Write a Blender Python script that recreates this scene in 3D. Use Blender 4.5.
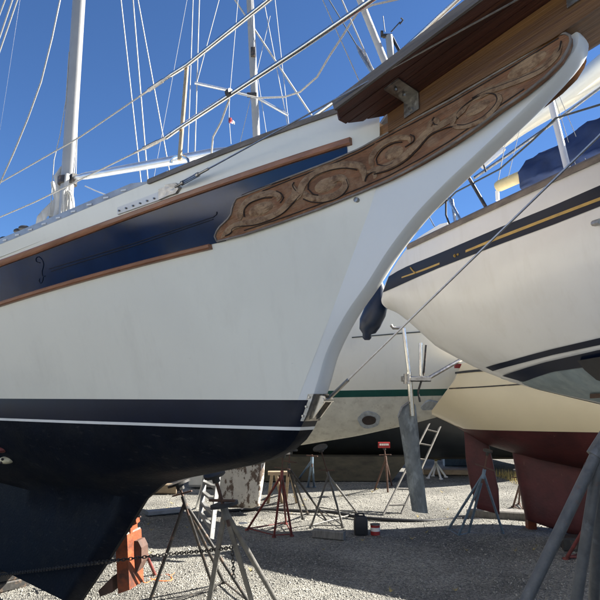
import bpy, bmesh, math, random
import numpy as np
random.seed(7); rng = np.random.default_rng(11)
for o in list(bpy.data.objects): bpy.data.objects.remove(o)
scene = bpy.context.scene; COL = scene.collection
# ------------------------------------------------------------------ camera, sky, sun, exposure
EYE = 1.6; PITCH = math.atan(95/600); FPX = 600.0
cd = bpy.data.cameras.new('camera'); cam = bpy.data.objects.new('camera', cd); COL.objects.link(cam)
cam.location = (0, 0, EYE); cam.rotation_euler = (math.pi/2+PITCH, 0, 0)
cd.sensor_width = 36; cd.lens = 36.0*FPX/600; cd.clip_start = .05; cd.clip_end = 2000
scene.camera = cam
SUN_AZ, SUN_EL = 78.0, 36.0
world = bpy.data.worlds.new('World'); scene.world = world; world.use_nodes = True
wn = world.node_tree; wn.nodes.clear()
sky = wn.nodes.new('ShaderNodeTexSky'); sky.sky_type = 'NISHITA'; sky.sun_disc = False
sky.sun_elevation = math.radians(SUN_EL); sky.sun_rotation = math.radians(SUN_AZ)
sky.air_density = 1.0; sky.dust_density = .05; sky.ozone_density = 10.0; sky.altitude = 1500
bg = wn.nodes.new('ShaderNodeBackground'); bg.inputs[1].default_value = .045
wo = wn.nodes.new('ShaderNodeOutputWorld')
wn.links.new(sky.outputs[0], bg.inputs[0]); wn.links.new(bg.outputs[0], wo.inputs[0])
sd = bpy.data.lights.new('sun', 'SUN'); sd.energy = 5.0; sd.angle = math.radians(.55); sd.color = (1, .95, .86)
sun = bpy.data.objects.new('sun', sd); COL.objects.link(sun)
az, el = math.radians(SUN_AZ), math.radians(SUN_EL)
from mathutils import Vector
sdir = Vector((math.sin(az)*math.cos(el), math.cos(az)*math.cos(el), math.sin(el)))
sun.rotation_euler = sdir.to_track_quat('Z', 'Y').to_euler()
vs = scene.view_settings; vs.view_transform = 'Standard'; vs.look = 'None'; vs.gamma = 1; vs.use_curve_mapping = False
vs.exposure = 1.95
scene.cycles.max_bounces = 6

# ------------------------------------------------------------------ materials
def grain(N, L, src):
    """turns the texture space so that its x axis runs along the near boat's rising bow timbers"""
    a = N.new('ShaderNodeMapping'); a.inputs['Rotation'].default_value = (0, 0, math.radians(43)); L.new(src, a.inputs[0])
    b = N.new('ShaderNodeMapping'); b.inputs['Rotation'].default_value = (0, math.radians(14), 0); L.new(a.outputs[0], b.inputs[0])
    return b.outputs[0]
def mat(name, col, rough=.5, var=.12, scale=6.0, metal=0.0, bump=0.0, bscale=40.0, col2=None, thr=None, coat=0.0, stretch=(1, 1, 1), spec=.5, detail=6.0, along=False):
    m = bpy.data.materials.new(name); m.use_nodes = True
    nt = m.node_tree; N = nt.nodes; L = nt.links; b = N['Principled BSDF']
    tc = N.new('ShaderNodeTexCoord'); mp = N.new('ShaderNodeMapping'); mp.inputs['Scale'].default_value = stretch
    L.new(grain(N, L, tc.outputs['Object']) if along else tc.outputs['Object'], mp.inputs[0])
    nz = N.new('ShaderNodeTexNoise'); nz.inputs['Scale'].default_value = scale; nz.inputs['Detail'].default_value = detail
    nz.inputs['Roughness'].default_value = .62
    L.new(mp.outputs[0], nz.inputs[0])
    rp = N.new('ShaderNodeValToRGB')
    c = np.array(col); c2 = np.array(col2) if col2 is not None else None
    lo, hi = thr if thr else (.3, .7)
    rp.color_ramp.elements[0].position = lo; rp.color_ramp.elements[1].position = hi
    a = c*(1-var) if c2 is None else c
    z = np.minimum(c*(1+var), 1) if c2 is None else c2
    rp.color_ramp.elements[0].color = (*a, 1); rp.color_ramp.elements[1].color = (*z, 1)
    L.new(nz.outputs[0], rp.inputs[0]); L.new(rp.outputs[0], b.inputs['Base Color'])
    b.inputs['Roughness'].default_value = rough; b.inputs['Metallic'].default_value = metal
    b.inputs['Coat Weight'].default_value = coat; b.inputs['Coat Roughness'].default_value = .08
    b.inputs['Specular IOR Level'].default_value = spec
    if rough > .12:
        mr = N.new('ShaderNodeMapRange'); mr.inputs[3].default_value = rough*.8; mr.inputs[4].default_value = min(1, rough*1.2)
        L.new(nz.outputs[0], mr.inputs[0]); L.new(mr.outputs[0], b.inputs['Roughness'])
    if bump:
        n2 = N.new('ShaderNodeTexNoise'); n2.inputs['Scale'].default_value = bscale; n2.inputs['Detail'].default_value = 5
        L.new(mp.outputs[0], n2.inputs[0])
        bp = N.new('ShaderNodeBump'); bp.inputs['Strength'].default_value = bump; bp.inputs['Distance'].default_value = .01
        L.new(n2.outputs[0], bp.inputs['Height']); L.new(bp.outputs[0], b.inputs['Normal'])
    return m

def overlay(m, col, scale, lo, hi, amount=1.0, stretch=(1, 1, 1), w=0.0, along=False):
    """adds stains/patches of another colour over a material's base colour"""
    nt = m.node_tree; N = nt.nodes; L = nt.links; b = N['Principled BSDF']
    src = b.inputs['Base Color'].links[0].from_socket
    tc = N.new('ShaderNodeTexCoord'); mp = N.new('ShaderNodeMapping'); mp.inputs['Scale'].default_value = stretch
    mp.inputs['Location'].default_value = (w, w*.7, w*1.3)
    L.new(grain(N, L, tc.outputs['Object']) if along else tc.outputs['Object'], mp.inputs[0])
    nz = N.new('ShaderNodeTexNoise'); nz.inputs['Scale'].default_value = scale; nz.inputs['Detail'].default_value = 8
    nz.inputs['Roughness'].default_value = .65
    L.new(mp.outputs[0], nz.inputs[0])
    mr = N.new('ShaderNodeMapRange'); mr.inputs[1].default_value = lo; mr.inputs[2].default_value = hi; mr.inputs[4].default_value = amount
    L.new(nz.outputs[0], mr.inputs[0])
    mx = N.new('ShaderNodeMix'); mx.data_type = 'RGBA'; mx.inputs[7].default_value = (*col, 1)
    L.new(mr.outputs[0], mx.inputs[0]); L.new(src, mx.inputs[6]); L.new(mx.outputs[2], b.inputs['Base Color'])
    return m

M = {}
M['gel'] = mat('white_gelcoat', (.82, .80, .70), .34, .03, 1.3, coat=.25)
overlay(M['gel'], (.62, .60, .53), 2.2, .55, .8, .35, (1, 1, .5))
overlay(M['gel'], (.45, .44, .40), 38, .70, .78, .3, (1, 1, 3))
overlay(M['gel'], (.55, .52, .44), 3.2, .54, .85, .22, (3.5, 3.5, .35), w=9)
overlay(M['gel'], (.33, .32, .30), 7, .70, .74, .35, (1, 1, 6), w=2)
M['stemw'] = mat('white_stem_paint', (.78, .785, .75), .4, .03, 2)
M['navy'] = mat('navy_gloss_paint', (.007, .021, .062), .13, .25, 3, spec=.42, coat=.05)
overlay(M['navy'], (.018, .022, .028), 7, .52, .75, .55, (1, 1, 1.5))
M['boot'] = mat('navy_boot_paint', (.003, .007, .022), .35, .2, 4, spec=.25)
M['anti'] = mat('dark_blue_antifouling', (.0035, .0055, .011), .6, .35, 5, bump=.25, bscale=60, spec=.12)
overlay(M['anti'], (.016, .017, .018), 3, .50, .75, .8)
overlay(M['anti'], (.035, .036, .036), 10, .60, .68, .6, (1, 1, 3.5), w=3)
overlay(M['anti'], (.05, .03, .025), 30, .68, .72, .6, w=7)
M['wline'] = mat('white_line_paint', (.8, .8, .78), .4, .05)
M['teakv'] = mat('varnished_teak', (.30, .125, .058), .38, .3, 10, coat=.25, stretch=(.12, 1.5, 3), bump=.2, bscale=60, along=True)
overlay(M['teakv'], (.14, .05, .025), 6, .5, .7, .6, (.3, 2, 4), along=True)
M['teakd'] = mat('dark_teak_planks', (.085, .029, .018), .5, .5, 9, stretch=(.12, 3, 3), bump=.4, bscale=40, along=True)
overlay(M['teakd'], (.17, .065, .032), 7, .52, .70, .8, (.15, 4, 3), along=True)
M['teaky'] = mat('golden_oiled_timber', (.19, .092, .028), .42, .45, 5, stretch=(.12, 3, 4), bump=.25, bscale=40, along=True)
overlay(M['teaky'], (.085, .036, .016), 5, .45, .68, .9, (.18, 3, 4), along=True)
M['teakw'] = mat('weathered_grey_teak', (.17, .145, .125), .75, .35, 12, bump=.5, bscale=60, stretch=(.15, 2, 2), along=True)
M['board'] = mat('worn_carved_board', (.235, .105, .046), .68, .4, 14, bump=.9, bscale=55, stretch=(.25, 2, 2.5), along=True)
overlay(M['board'], (.33, .20, .11), 10, .48, .66, .8)
M['scroll'] = mat('worn_tan_carving', (.36, .225, .12), .7, .3, 18, bump=.9, bscale=80, stretch=(.3, 2, 2), along=True)
overlay(M['scroll'], (.17, .085, .04), 26, .46, .62, .9)
M['groove'] = mat('dark_groove', (.035, .020, .013), .8, .2)
M['rim'] = mat('greyed_board_rim', (.24, .20, .165), .7, .25, 30, bump=.4)
M['steel'] = mat('stainless_steel', (.62, .60, .56), .22, .15, 20, metal=1)
overlay(M['steel'], (.30, .19, .11), 30, .58, .7, .5)
M['steeld'] = mat('tarnished_steel', (.36, .34, .31), .36, .35, 25, metal=1, bump=.3)
M['bronze'] = mat('tan_tarnished_tube', (.42, .31, .18), .4, .25, 20, metal=.5)
M['wire'] = mat('steel_wire', (.42, .40, .38), .35, .2, 60, metal=.9)
M['wirew'] = mat('white_rope', (.40, .39, .36), .7, .15, 90)
M['darkrope'] = mat('dark_rope', (.06, .07, .07), .7, .2, 60)
M['mast'] = mat('painted_mast', (.31, .305, .29), .38, .08, 4, metal=.1)
overlay(M['mast'], (.45, .30, .20), 12, .62, .75, .4)
M['alu'] = mat('anodised_aluminium', (.66, .67, .68), .3, .1, 8, metal=.7)
M['alud'] = mat('dull_aluminium', (.20, .20, .195), .5, .2, 12, metal=.3)
M['canvas'] = mat('grey_white_sailcloth', (.44, .43, .40), .85, .15, 9, bump=.8, bscale=14)
M['canvasb'] = mat('blue_canvas', (.010, .026, .085), .8, .3, 8, bump=.7, bscale=12)
M['gal'] = mat('galvanised_pipe', (.13, .125, .115), .55, .3, 14, metal=.15, bump=.3, bscale=70)
overlay(M['gal'], (.26, .26, .25), 8, .6, .72, .7)
overlay(M['gal'], (.20, .10, .06), 16, .62, .72, .7, w=4)
M['blackst'] = mat('black_painted_steel', (.035, .033, .03), .55, .4, 20, bump=.2)
overlay(M['blackst'], (.20, .13, .085), 16, .54, .68, .8)
M['redst'] = mat('faded_red_steel', (.17, .038, .032), .6, .35, 20, bump=.2)
overlay(M['redst'], (.09, .045, .03), 14, .52, .7, .8)
M['bluest'] = mat('blue_grey_steel', (.14, .20, .26), .55, .3, 18, bump=.2)
overlay(M['bluest'], (.17, .10, .07), 14, .58, .7, .8)
M['orange'] = mat('rusty_orange_paint', (.26, .060, .018), .6, .35, 11, bump=.5)
overlay(M['orange'], (.07, .026, .016), 7, .45, .6, .9)
M['rust'] = mat('brown_rust', (.085, .045, .032), .75, .45, 12, bump=.5)
M['wood'] = mat('raw_timber', (.30, .23, .155), .8, .3, 8, stretch=(1, 1, 6), bump=.5)
M['woodg'] = mat('grey_old_timber', (.18, .17, .155), .85, .35, 9, stretch=(6, 1, 1), bump=.6)
M['vane'] = mat('algae_stained_board', (.15, .165, .165), .75, .4, 9, bump=.9, bscale=45, stretch=(1, 1, .5))
overlay(M['vane'], (.33, .36, .35), 11, .5, .64, .7, (1, 1, .4))
M['chain'] = mat('dark_chain_steel', (.06, .055, .05), .5, .4, 40, metal=.6)
M['rubber'] = mat('black_rubber', (.018, .018, .02), .6, .3, 20)
M['fender'] = mat('navy_fender_vinyl', (.008, .018, .045), .45, .3, 12)
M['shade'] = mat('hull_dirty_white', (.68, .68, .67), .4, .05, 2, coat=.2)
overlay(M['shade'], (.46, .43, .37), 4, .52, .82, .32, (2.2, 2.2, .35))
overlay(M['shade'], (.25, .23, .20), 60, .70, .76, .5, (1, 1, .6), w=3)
M['gold'] = mat('gold_stripe_paint', (.42, .27, .06), .4, .2, 14)
M['afblue'] = mat('pale_blue_grey_bottom_paint', (.20, .25, .27), .7, .25, 6)
overlay(M['afblue'], (.38, .42, .40), 9, .45, .75, .5, (1.5, 1.5, .25))
M['cream'] = mat('cream_gelcoat', (.84, .72, .48), .35, .05, 1.5, coat=.2)
M['maroon'] = mat('maroon_bottom_paint', (.085, .020, .019), .6, .35, 4, bump=.3)
overlay(M['maroon'], (.045, .014, .015), 3, .5, .75, .8)
overlay(M['maroon'], (.30, .17, .13), 26, .64, .72, .35, (1, 1, .3), w=6)
M['green'] = mat('green_stripe_paint', (.010, .075, .060), .35, .2, 5)
M['bare'] = mat('sanded_bottom_paint', (.60, .585, .50), .65, .12, 5, bump=.2)
overlay(M['bare'], (.34, .31, .25), 9, .5, .72, .6)
overlay(M['bare'], (.20, .19, .17), 34, .62, .70, .6, w=2)
M['peel'] = mat('peeling_white_paint', (.56, .53, .47), .75, .12, 7, bump=.8, bscale=24)
overlay(M['peel'], (.10, .065, .045), 12, .50, .55, .95, (1, 1, .6), w=5)
M['darkhull'] = mat('black_hull_paint', (.016, .019, .022), .4, .35, 3)
M['slime'] = mat('olive_fouled_bottom', (.060, .052, .034), .8, .45, 4, bump=.5, stretch=(1, 1, 3))
M['glass'] = mat('dark_glass', (.02, .025, .03), .08, .1)
M['offw'] = mat('off_white_plastic', (.74, .73, .70), .45, .08, 5)
M['creamtube'] = mat('yellowed_spar_end', (.58, .47, .24), .5, .15, 9)
M['redpl'] = mat('red_plastic', (.30, .022, .022), .45, .2, 8)
M['orangecord'] = mat('orange_cord', (.75, .16, .03), .5, .15, 30)
M['primer'] = mat('grey_primer', (.34, .37, .39), .7, .3, 22)
M['blackhole'] = mat('dark_tunnel', (.03, .02, .018), .7, .5, 30)
M['grey'] = mat('grey_vinyl', (.20, .21, .23), .6, .25, 9)
M['alloytrack'] = mat('grey_alloy_track', (.34, .35, .36), .4, .2, 12, metal=.5)
M['zinc'] = mat('yellowed_zinc', (.60, .54, .36), .6, .3, 25, bump=.5)
M['drygrass'] = mat('dry_yellow_grass', (.38, .30, .11), .85, .35, 6)

# ------------------------------------------------------------------ object helpers
OFF = {}
def put(o, parent, off):
    COL.objects.link(o); OFF[o.name] = Vector(off)
    if parent is not None: o.parent = parent
    return o
def thing(name, label, cat, loc=(0, 0, 0), group=None, kind=None):
    o = bpy.data.objects.new(name, None); o.empty_display_size = .1; o.location = loc; put(o, None, loc)
    return tag(o, label, cat, group, kind)
def tag(o, label, cat, group=None, kind=None):
    o['label'] = label; o['category'] = cat
    if group: o['group'] = group
    if kind: o['kind'] = kind
    return o
class MB:
    def __init__(s): s.v = []; s.f = []; s.m = []
    def add(s, vs, fs, mi=0):
        n = len(s.v); s.v += [tuple(map(float, p)) for p in vs]; s.f += [tuple(i+n for i in f) for f in fs]; s.m += [mi]*len(fs)
        return s
    def box(s, c, d, X=(1, 0, 0), Y=None, Z=(0, 0, 1), mi=0, bev=.12):
        """box with chamfered long edges: c centre, d full sizes along axes X, Y, Z"""
        X = Vector(X).normalized(); Z = Vector(Z).normalized()
        Y = Vector(Y).normalized() if Y is not None else Z.cross(X).normalized()
        Z = X.cross(Y).normalized(); c = Vector(c)
        q = min(d)*bev
        vs = []; hx, hy, hz = d[0]/2, d[1]/2, d[2]/2
        for sx in (-1, 1):
            for e in (0, 1):
                x = sx*(hx-q if e == (0 if sx < 0 else 1) and False else hx)
            ring = [(-hy+q, -hz), (hy-q, -hz), (hy, -hz+q), (hy, hz-q), (hy-q, hz), (-hy+q, hz), (-hy, hz-q), (-hy, -hz+q)]
            vs += [c+X*(sx*hx)+Y*a+Z*b for a, b in ring]
        fs = [tuple(range(7, -1, -1)), tuple(range(8, 16))] + [(i, (i+1) % 8, 8+(i+1) % 8, 8+i) for i in range(8)]
        return s.add(vs, fs, mi)
    def tube(s, pts, r, n=8, mi=0, cap=True, r2=None):
        pts = [Vector(p) for p in pts]; k = len(pts)
        rs = r if isinstance(r, (list, tuple)) else [r + ((r2-r)*i/(k-1) if r2 is not None else 0) for i in range(k)]
        vs = []; prev = None
        for i, p in enumerate(pts):
            t = (pts[min(i+1, k-1)]-pts[max(i-1, 0)]).normalized()
            a = prev if prev is not None else (Vector((0, 0, 1)) if abs(t.z) < .9 else Vector((1, 0, 0)))
            u = (a - t*a.dot(t)).normalized(); w = t.cross(u); prev = u
            vs += [p+(u*math.cos(2*math.pi*j/n)+w*math.sin(2*math.pi*j/n))*rs[i] for j in range(n)]
        fs = [(i*n+j, i*n+(j+1) % n, (i+1)*n+(j+1) % n, (i+1)*n+j) for i in range(k-1) for j in range(n)]
        if cap: fs += [tuple(range(n-1, -1, -1)), tuple(range((k-1)*n, k*n))]
        return s.add(vs, fs, mi)
    def grid(s, rows, mi=0, closed=False):
        R = len(rows); Cn = len(rows[0]); vs = [p for r in rows for p in r]
        fs = [(i*Cn+j, i*Cn+(j+1) % Cn, (i+1)*Cn+(j+1) % Cn, (i+1)*Cn+j) for i in range(R-1) for j in range(Cn if closed else Cn-1)]
        return s.add(vs, fs, mi)
    def prism(s, poly, ext, mi=0):
        """poly: list of 3D points, ext: extrusion vector"""
        n = len(poly); e = Vector(ext); vs = [Vector(p) for p in poly]+[Vector(p)+e for p in poly]
        fs = [tuple(range(n-1, -1, -1)), tuple(range(n, 2*n))]+[(i, (i+1) % n, n+(i+1) % n, n+i) for i in range(n)]
        return s.add(vs, fs, mi)
    def sphere(s, c, r, n=10, m=7, mi=0, sc=(1, 1, 1)):
        rows = []
        for i in range(m+1):
            a = math.pi*i/m
            rows.append([(c[0]+r*sc[0]*math.sin(a)*math.cos(2*math.pi*j/n), c[1]+r*sc[1]*math.sin(a)*math.sin(2*math.pi*j/n), c[2]+r*sc[2]*math.cos(a)) for j in range(n)])
        return s.grid(rows, mi, True)
    def build(s, name, mats, parent=None, smooth=False, auto=None):
        if not isinstance(mats, (list, tuple)): mats = [mats]
        off = OFF.get(parent.name, Vector((0, 0, 0))) if parent is not None else Vector((0, 0, 0))
        loc = Vector((0, 0, 0))
        if parent is None:
            a = np.array(s.v); loc = Vector(((a[:, 0].min()+a[:, 0].max())/2, (a[:, 1].min()+a[:, 1].max())/2, a[:, 2].min())); off = loc
        me = bpy.data.meshes.new(name); me.from_pydata([tuple(Vector(p)-off) for p in s.v], [], s.f)
        for m in mats: me.materials.append(m)
        if len(mats) > 1: me.polygons.foreach_set('material_index', s.m)
        bm = bmesh.new(); bm.from_mesh(me); bmesh.ops.remove_doubles(bm, verts=bm.verts, dist=1e-5); bmesh.ops.recalc_face_normals(bm, faces=bm.faces); bm.to_mesh(me); bm.free()
        if smooth:
            me.polygons.foreach_set('use_smooth', [True]*len(me.polygons))
            me.set_sharp_from_angle(angle=math.radians(auto or 35))
        me.update()
        o = bpy.data.objects.new(name, me); put(o, parent, off)
        if parent is None: o.location = loc
        return o
def one(fn, name, mats, parent=None, smooth=True, auto=None):
    b = MB(); fn(b); return b.build(name, mats, parent, smooth, auto)
def tube(name, pts, r, m, parent=None, n=8, r2=None):
    return MB().tube(pts, r, n, r2=r2).build(name, m, parent, True, 60)

# ------------------------------------------------------------------ surveying: sight lines of the photo meet real planes and hulls
def ray(px, py):
    c = px-300.; v = 300.-py
    return Vector((c, FPX*math.cos(PITCH)-v*math.sin(PITCH), FPX*math.sin(PITCH)+v*math.cos(PITCH)))
EYEV = Vector((0, 0, EYE))
def at(px, py, Y):
    d = ray(px, py); return EYEV+d*(Y/d.y)
def gnd(px, py, z=0.0):
    d = ray(px, py); return EYEV+d*((z-EYE)/d.z)
def lerp(x, T):
    return float(np.interp(x, [t[0] for t in T], [t[1] for t in T]))
def resample(pts, n):
    p = np.array(pts, float); d = np.r_[0, np.cumsum(np.hypot(*np.diff(p[:, :2], axis=0).T))]
    t = np.linspace(0, d[-1], n); return [tuple(np.interp(x, d, p[:, k]) for k in range(p.shape[1])) for x in t]
def smoothpath(pts, n):
    """Catmull-Rom through px points"""
    p = [np.array(q, float) for q in pts]; p = [2*p[0]-p[1]]+p+[2*p[-1]-p[-2]]; out = []
    for i in range(1, len(p)-2):
        for k in range(6):
            t = k/6; out.append(.5*(2*p[i]+(p[i+1]-p[i-1])*t+(2*p[i-1]-5*p[i]+4*p[i+1]-p[i+2])*t*t+(3*p[i]-p[i-1]-3*p[i+1]+p[i+2])*t**3))
    out.append(p[-2]); return resample([tuple(q) for q in out], n)
class Boat:
    """frame of one boat: s metres aft of O, b metres to starboard, z up"""
    def __init__(s, O, deg, B):
        a = math.radians(deg); s.O = Vector((*O, 0)); s.F = Vector((math.sin(a), -math.cos(a), 0)); s.S = Vector((-math.cos(a), -math.sin(a), 0)); s.B = B
    def W(s, x, b, z): return s.O-s.F*x+s.S*b+Vector((0, 0, z))
    def P(s, x, z, off=0.0, side=1): return s.W(x, side*(s.B(x, z)+off), z)
    def hb(s, px, py, b):
        d = ray(px, py); C = EYEV.copy(); C.z = 0; C = C-s.O
        t = (b-C.dot(s.S))/d.dot(s.S); q = C+Vector((d.x, d.y, 0))*t
        return -q.dot(s.F), EYE+t*d.z
    def hs(s, px, py, fn=None):
        fn = fn or s.B; b = .3
        for _ in range(60):
            x, z = s.hb(px, py, b); b = .6*b+.4*fn(x, z)
        return x, z, b
    def wp(s, px, py, fn=None, off=0.0):
        x, z, b = s.hs(px, py, fn); return s.W(x, b+off, z)
    def wb(s, px, py, b):
        x, z = s.hb(px, py, b); return s.W(x, b, z)

# ------------------------------------------------------------------ ground
def gravel_mat():
    m = bpy.data.materials.new('crushed_gravel'); m.use_nodes = True; nt = m.node_tree; N = nt.nodes; L = nt.links; b = N['Principled BSDF']
    tc = N.new('ShaderNodeTexCoord')
    v = N.new('ShaderNodeTexVoronoi'); v.inputs['Scale'].default_value = 58; L.new(tc.outputs['Object'], v.inputs[0])
    v2 = N.new('ShaderNodeTexVoronoi'); v2.inputs['Scale'].default_value = 90; L.new(tc.outputs['Object'], v2.inputs[0])
    rp = N.new('ShaderNodeValToRGB'); e = rp.color_ramp.elements
    e[0].position = 0; e[0].color = (.12, .118, .11, 1); e[1].position = 1; e[1].color = (.36, .345, .30, 1)
    e.new(.5).color = (.24, .23, .20, 1)
    sp = N.new('ShaderNodeSeparateColor'); L.new(v.outputs['Color'], sp.inputs[0]); L.new(sp.outputs[0], rp.inputs[0])
    nz = N.new('ShaderNodeTexNoise'); nz.inputs['Scale'].default_value = .9; nz.inputs['Detail'].default_value = 7; L.new(tc.outputs['Object'], nz.inputs[0])
    mr = N.new('ShaderNodeMapRange'); mr.inputs[1].default_value = .38; mr.inputs[2].default_value = .62; mr.inputs[3].default_value = .58; mr.inputs[4].default_value = 1.15
    L.new(nz.outputs[0], mr.inputs[0])
    mx = N.new('ShaderNodeMix'); mx.data_type = 'RGBA'; mx.blend_type = 'MULTIPLY'; mx.inputs[0].default_value = 1
    cmb = N.new('ShaderNodeCombineColor'); [L.new(mr.outputs[0], cmb.inputs[i]) for i in range(3)]
    L.new(rp.outputs[0], mx.inputs[6]); L.new(cmb.outputs[0], mx.inputs[7]); L.new(mx.outputs[2], b.inputs['Base Color'])
    ad = N.new('ShaderNodeMath'); ad.operation = 'ADD'; L.new(v.outputs['Distance'], ad.inputs[0]); L.new(v2.outputs['Distance'], ad.inputs[1])
    bp = N.new('ShaderNodeBump'); bp.invert = True; bp.inputs['Strength'].default_value = .9; bp.inputs['Distance'].default_value = .02
    L.new(ad.outputs[0], bp.inputs['Height']); L.new(bp.outputs[0], b.inputs['Normal']); b.inputs['Roughness'].default_value = .85
    return m
M['gravel'] = gravel_mat()
M['stone'] = mat('gravel_stone', (.15, .147, .135), .8, .3, 35, col2=(.37, .355, .31), thr=(.4, .6), detail=2)
gx = [-300, -60, -20, -10]+list(np.linspace(-7, 7, 57))+[10, 20, 60, 300]; gy = [-100, -20, -5, 0]+list(np.linspace(2, 16, 57))+[20, 30, 60, 600]
def gh(x, y):
    f = max(0, 1-max(abs(x)/7, abs(y-8)/7)**4)
    return f*(.018*math.sin(x*1.3+y*.6)+.014*math.sin(y*2.1-x*.7)+.01*math.sin(3.1*x+1)*math.sin(2.7*y))
g = MB().grid([[(x, y, gh(x, y)) for x in gx] for y in gy]).build('ground', M['gravel'], None, True, 80)
g.data.transform(__import__('mathutils').Matrix.Translation(g.location)); g.location = (0, 0, 0); g['kind'] = 'structure'
# loose stones lying over the sheet, denser near the camera
n = 52000
ys = 3.6*(1+2.4*rng.random(n)**1.15); xs = (rng.random(n)*2-1)*(ys*.54+.3)
base = np.array([[1, 0, 0], [-1, 0, 0], [0, 1, 0], [0, -1, 0], [0, 0, .8], [0, 0, -.8]], float)
tri = np.array([[0, 2, 4], [2, 1, 4], [1, 3, 4], [3, 0, 4], [2, 0, 5], [1, 2, 5], [3, 1, 5], [0, 3, 5]])
sz = .0035+.0085*rng.random(n)**2.2
ang = rng.random(n)*6.283; ca, sa = np.cos(ang), np.sin(ang)
V = base[None]*(sz[:, None, None])*(.55+.8*rng.random((n, 6, 3)))
V += (rng.random((n, 6, 3))-.5)*sz[:, None, None]*.7
X = V[:, :, 0]*ca[:, None]-V[:, :, 1]*sa[:, None]; Yv = V[:, :, 0]*sa[:, None]+V[:, :, 1]*ca[:, None]
hz = np.array([gh(a, b) for a, b in zip(xs, ys)])
V = np.stack([X+xs[:, None], Yv+ys[:, None], V[:, :, 2]+hz[:, None]+sz[:, None]*.25], -1).reshape(-1, 3)
T = (tri[None]+6*np.arange(n)[:, None, None]).reshape(-1, 3)
me = bpy.data.meshes.new('gravel_stones'); me.vertices.add(len(V)); me.vertices.foreach_set('co', V.ravel())
me.loops.add(T.size); me.loops.foreach_set('vertex_index', T.ravel().astype(np.int32))
me.polygons.add(len(T)); me.polygons.foreach_set('loop_start', np.arange(0, T.size, 3, dtype=np.int32)); me.update(calc_edges=True); me.validate()
me.materials.append(M['stone']); o = bpy.data.objects.new('gravel_stones', me); COL.objects.link(o)
tag(o, 'loose crushed grey gravel lying all over the boatyard ground', 'gravel', kind='stuff')

# ================================================================== MAIN BOAT (carved trailboard, clipper bow)
ZW = 1.576
S0 = [(1.30, .08), (1.576, .018), (2.0, -.208), (2.51, -.47), (2.8, -.50), (3, -.50)]
ZG = [(.02, 1.432), (.09, 1.348), (.302, 1.256), (.706, 1.172), (1.184, 1.072), (1.38, .96), (2.3, .92), (3.5, .86), (7, .75), (9, 1.4)]
FORE = [(.17, 2.16), (.597, 1.724), (.949, 1.394), (1.072, 1.184), (1.172, .706), (1.256, .302), (1.348, .089), (1.432, .022), (1.5, -.02), (1.576, -.057)]
def Babove(s, z):
    h = max(0, min(1.1, (z-ZW)/(2.75-ZW))); u = s-lerp(z, S0); sl = math.tan(math.radians(17+12*h)); cap = 1.25+.25*h
    b = .07+cap*(1-math.exp(-max(u, 0)*sl/cap))
    if s > 5.5: b *= max(.06, 1-((s-5.5)/3.6)**2.2)
    return b
def Bmain(s, z):
    if z >= ZW: return Babove(s, z)
    zg = lerp(s, ZG); bw = Babove(s, ZW)
    if s < .05: bw = max(.05, min(bw, .07))
    if z <= zg: return .07
    t = (ZW-z)/(ZW-zg); r = .07+(bw-.07)*max(0, 1-t**2.1)**.92
    return r
mb = Boat((.05, 3.0), 47, Bmain)
def fit(pts, deg, smax=2.1):
    q = [mb.hs(*p) for p in pts]; c = np.polyfit([a[0] for a in q], [a[1] for a in q], deg)
    z1 = np.polyval(c, smax); sl = np.polyval(np.polyder(c), smax)
    return lambda s: float(np.polyval(c, max(s, -.6))) if s < smax else float(z1+sl*(s-smax)*math.exp(-(s-smax)*.25)+.010*max(0, s-3.5)**2)
zcap = fit([(0, 245), (50, 222), (100, 205), (137, 187), (183, 167.5), (230, 151), (260, 140), (288, 128), (330, 114)], 2)
zut = fit([(0, 261.5), (90, 227), (137, 212), (183, 194), (230, 179), (260, 168), (320, 148.5), (356, 136)], 2)
zub = fit([(0, 268), (90, 233.5), (137, 218.5), (183, 200), (230, 185.5), (260, 174.5), (320, 155), (356, 144)], 2)
zlt = fit([(0, 302), (110, 272), (209, 244)], 1)
zlb = fit([(0, 306.5), (110, 277), (209, 249)], 1)
main = thing('sailboat', 'white and navy clipper bowed sailboat with carved wooden trailboard and bowsprit, nearest on the left', 'sailboat', tuple(mb.W(2, 0, 0)))
SEND = 9.0
def cols(s0, n=46, p=1.7): return [s0+(SEND-s0)*(k/n)**p for k in range(n+1)]
def hullrows(b, zfs, mi=0, off=0.0, front=None):
    for side in (1, -1):
        rows = []
        for zf in zfs:
            z0 = zf(0.0); s0 = 0
            for _ in range(12):
                s0 = (front or (lambda z: lerp(z, S0)))(z0); z0 = zf(s0)
            rows.append([mb.P(s, zf(s), off, side) for s in cols(s0)])
        b.grid(rows, mi)
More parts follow.
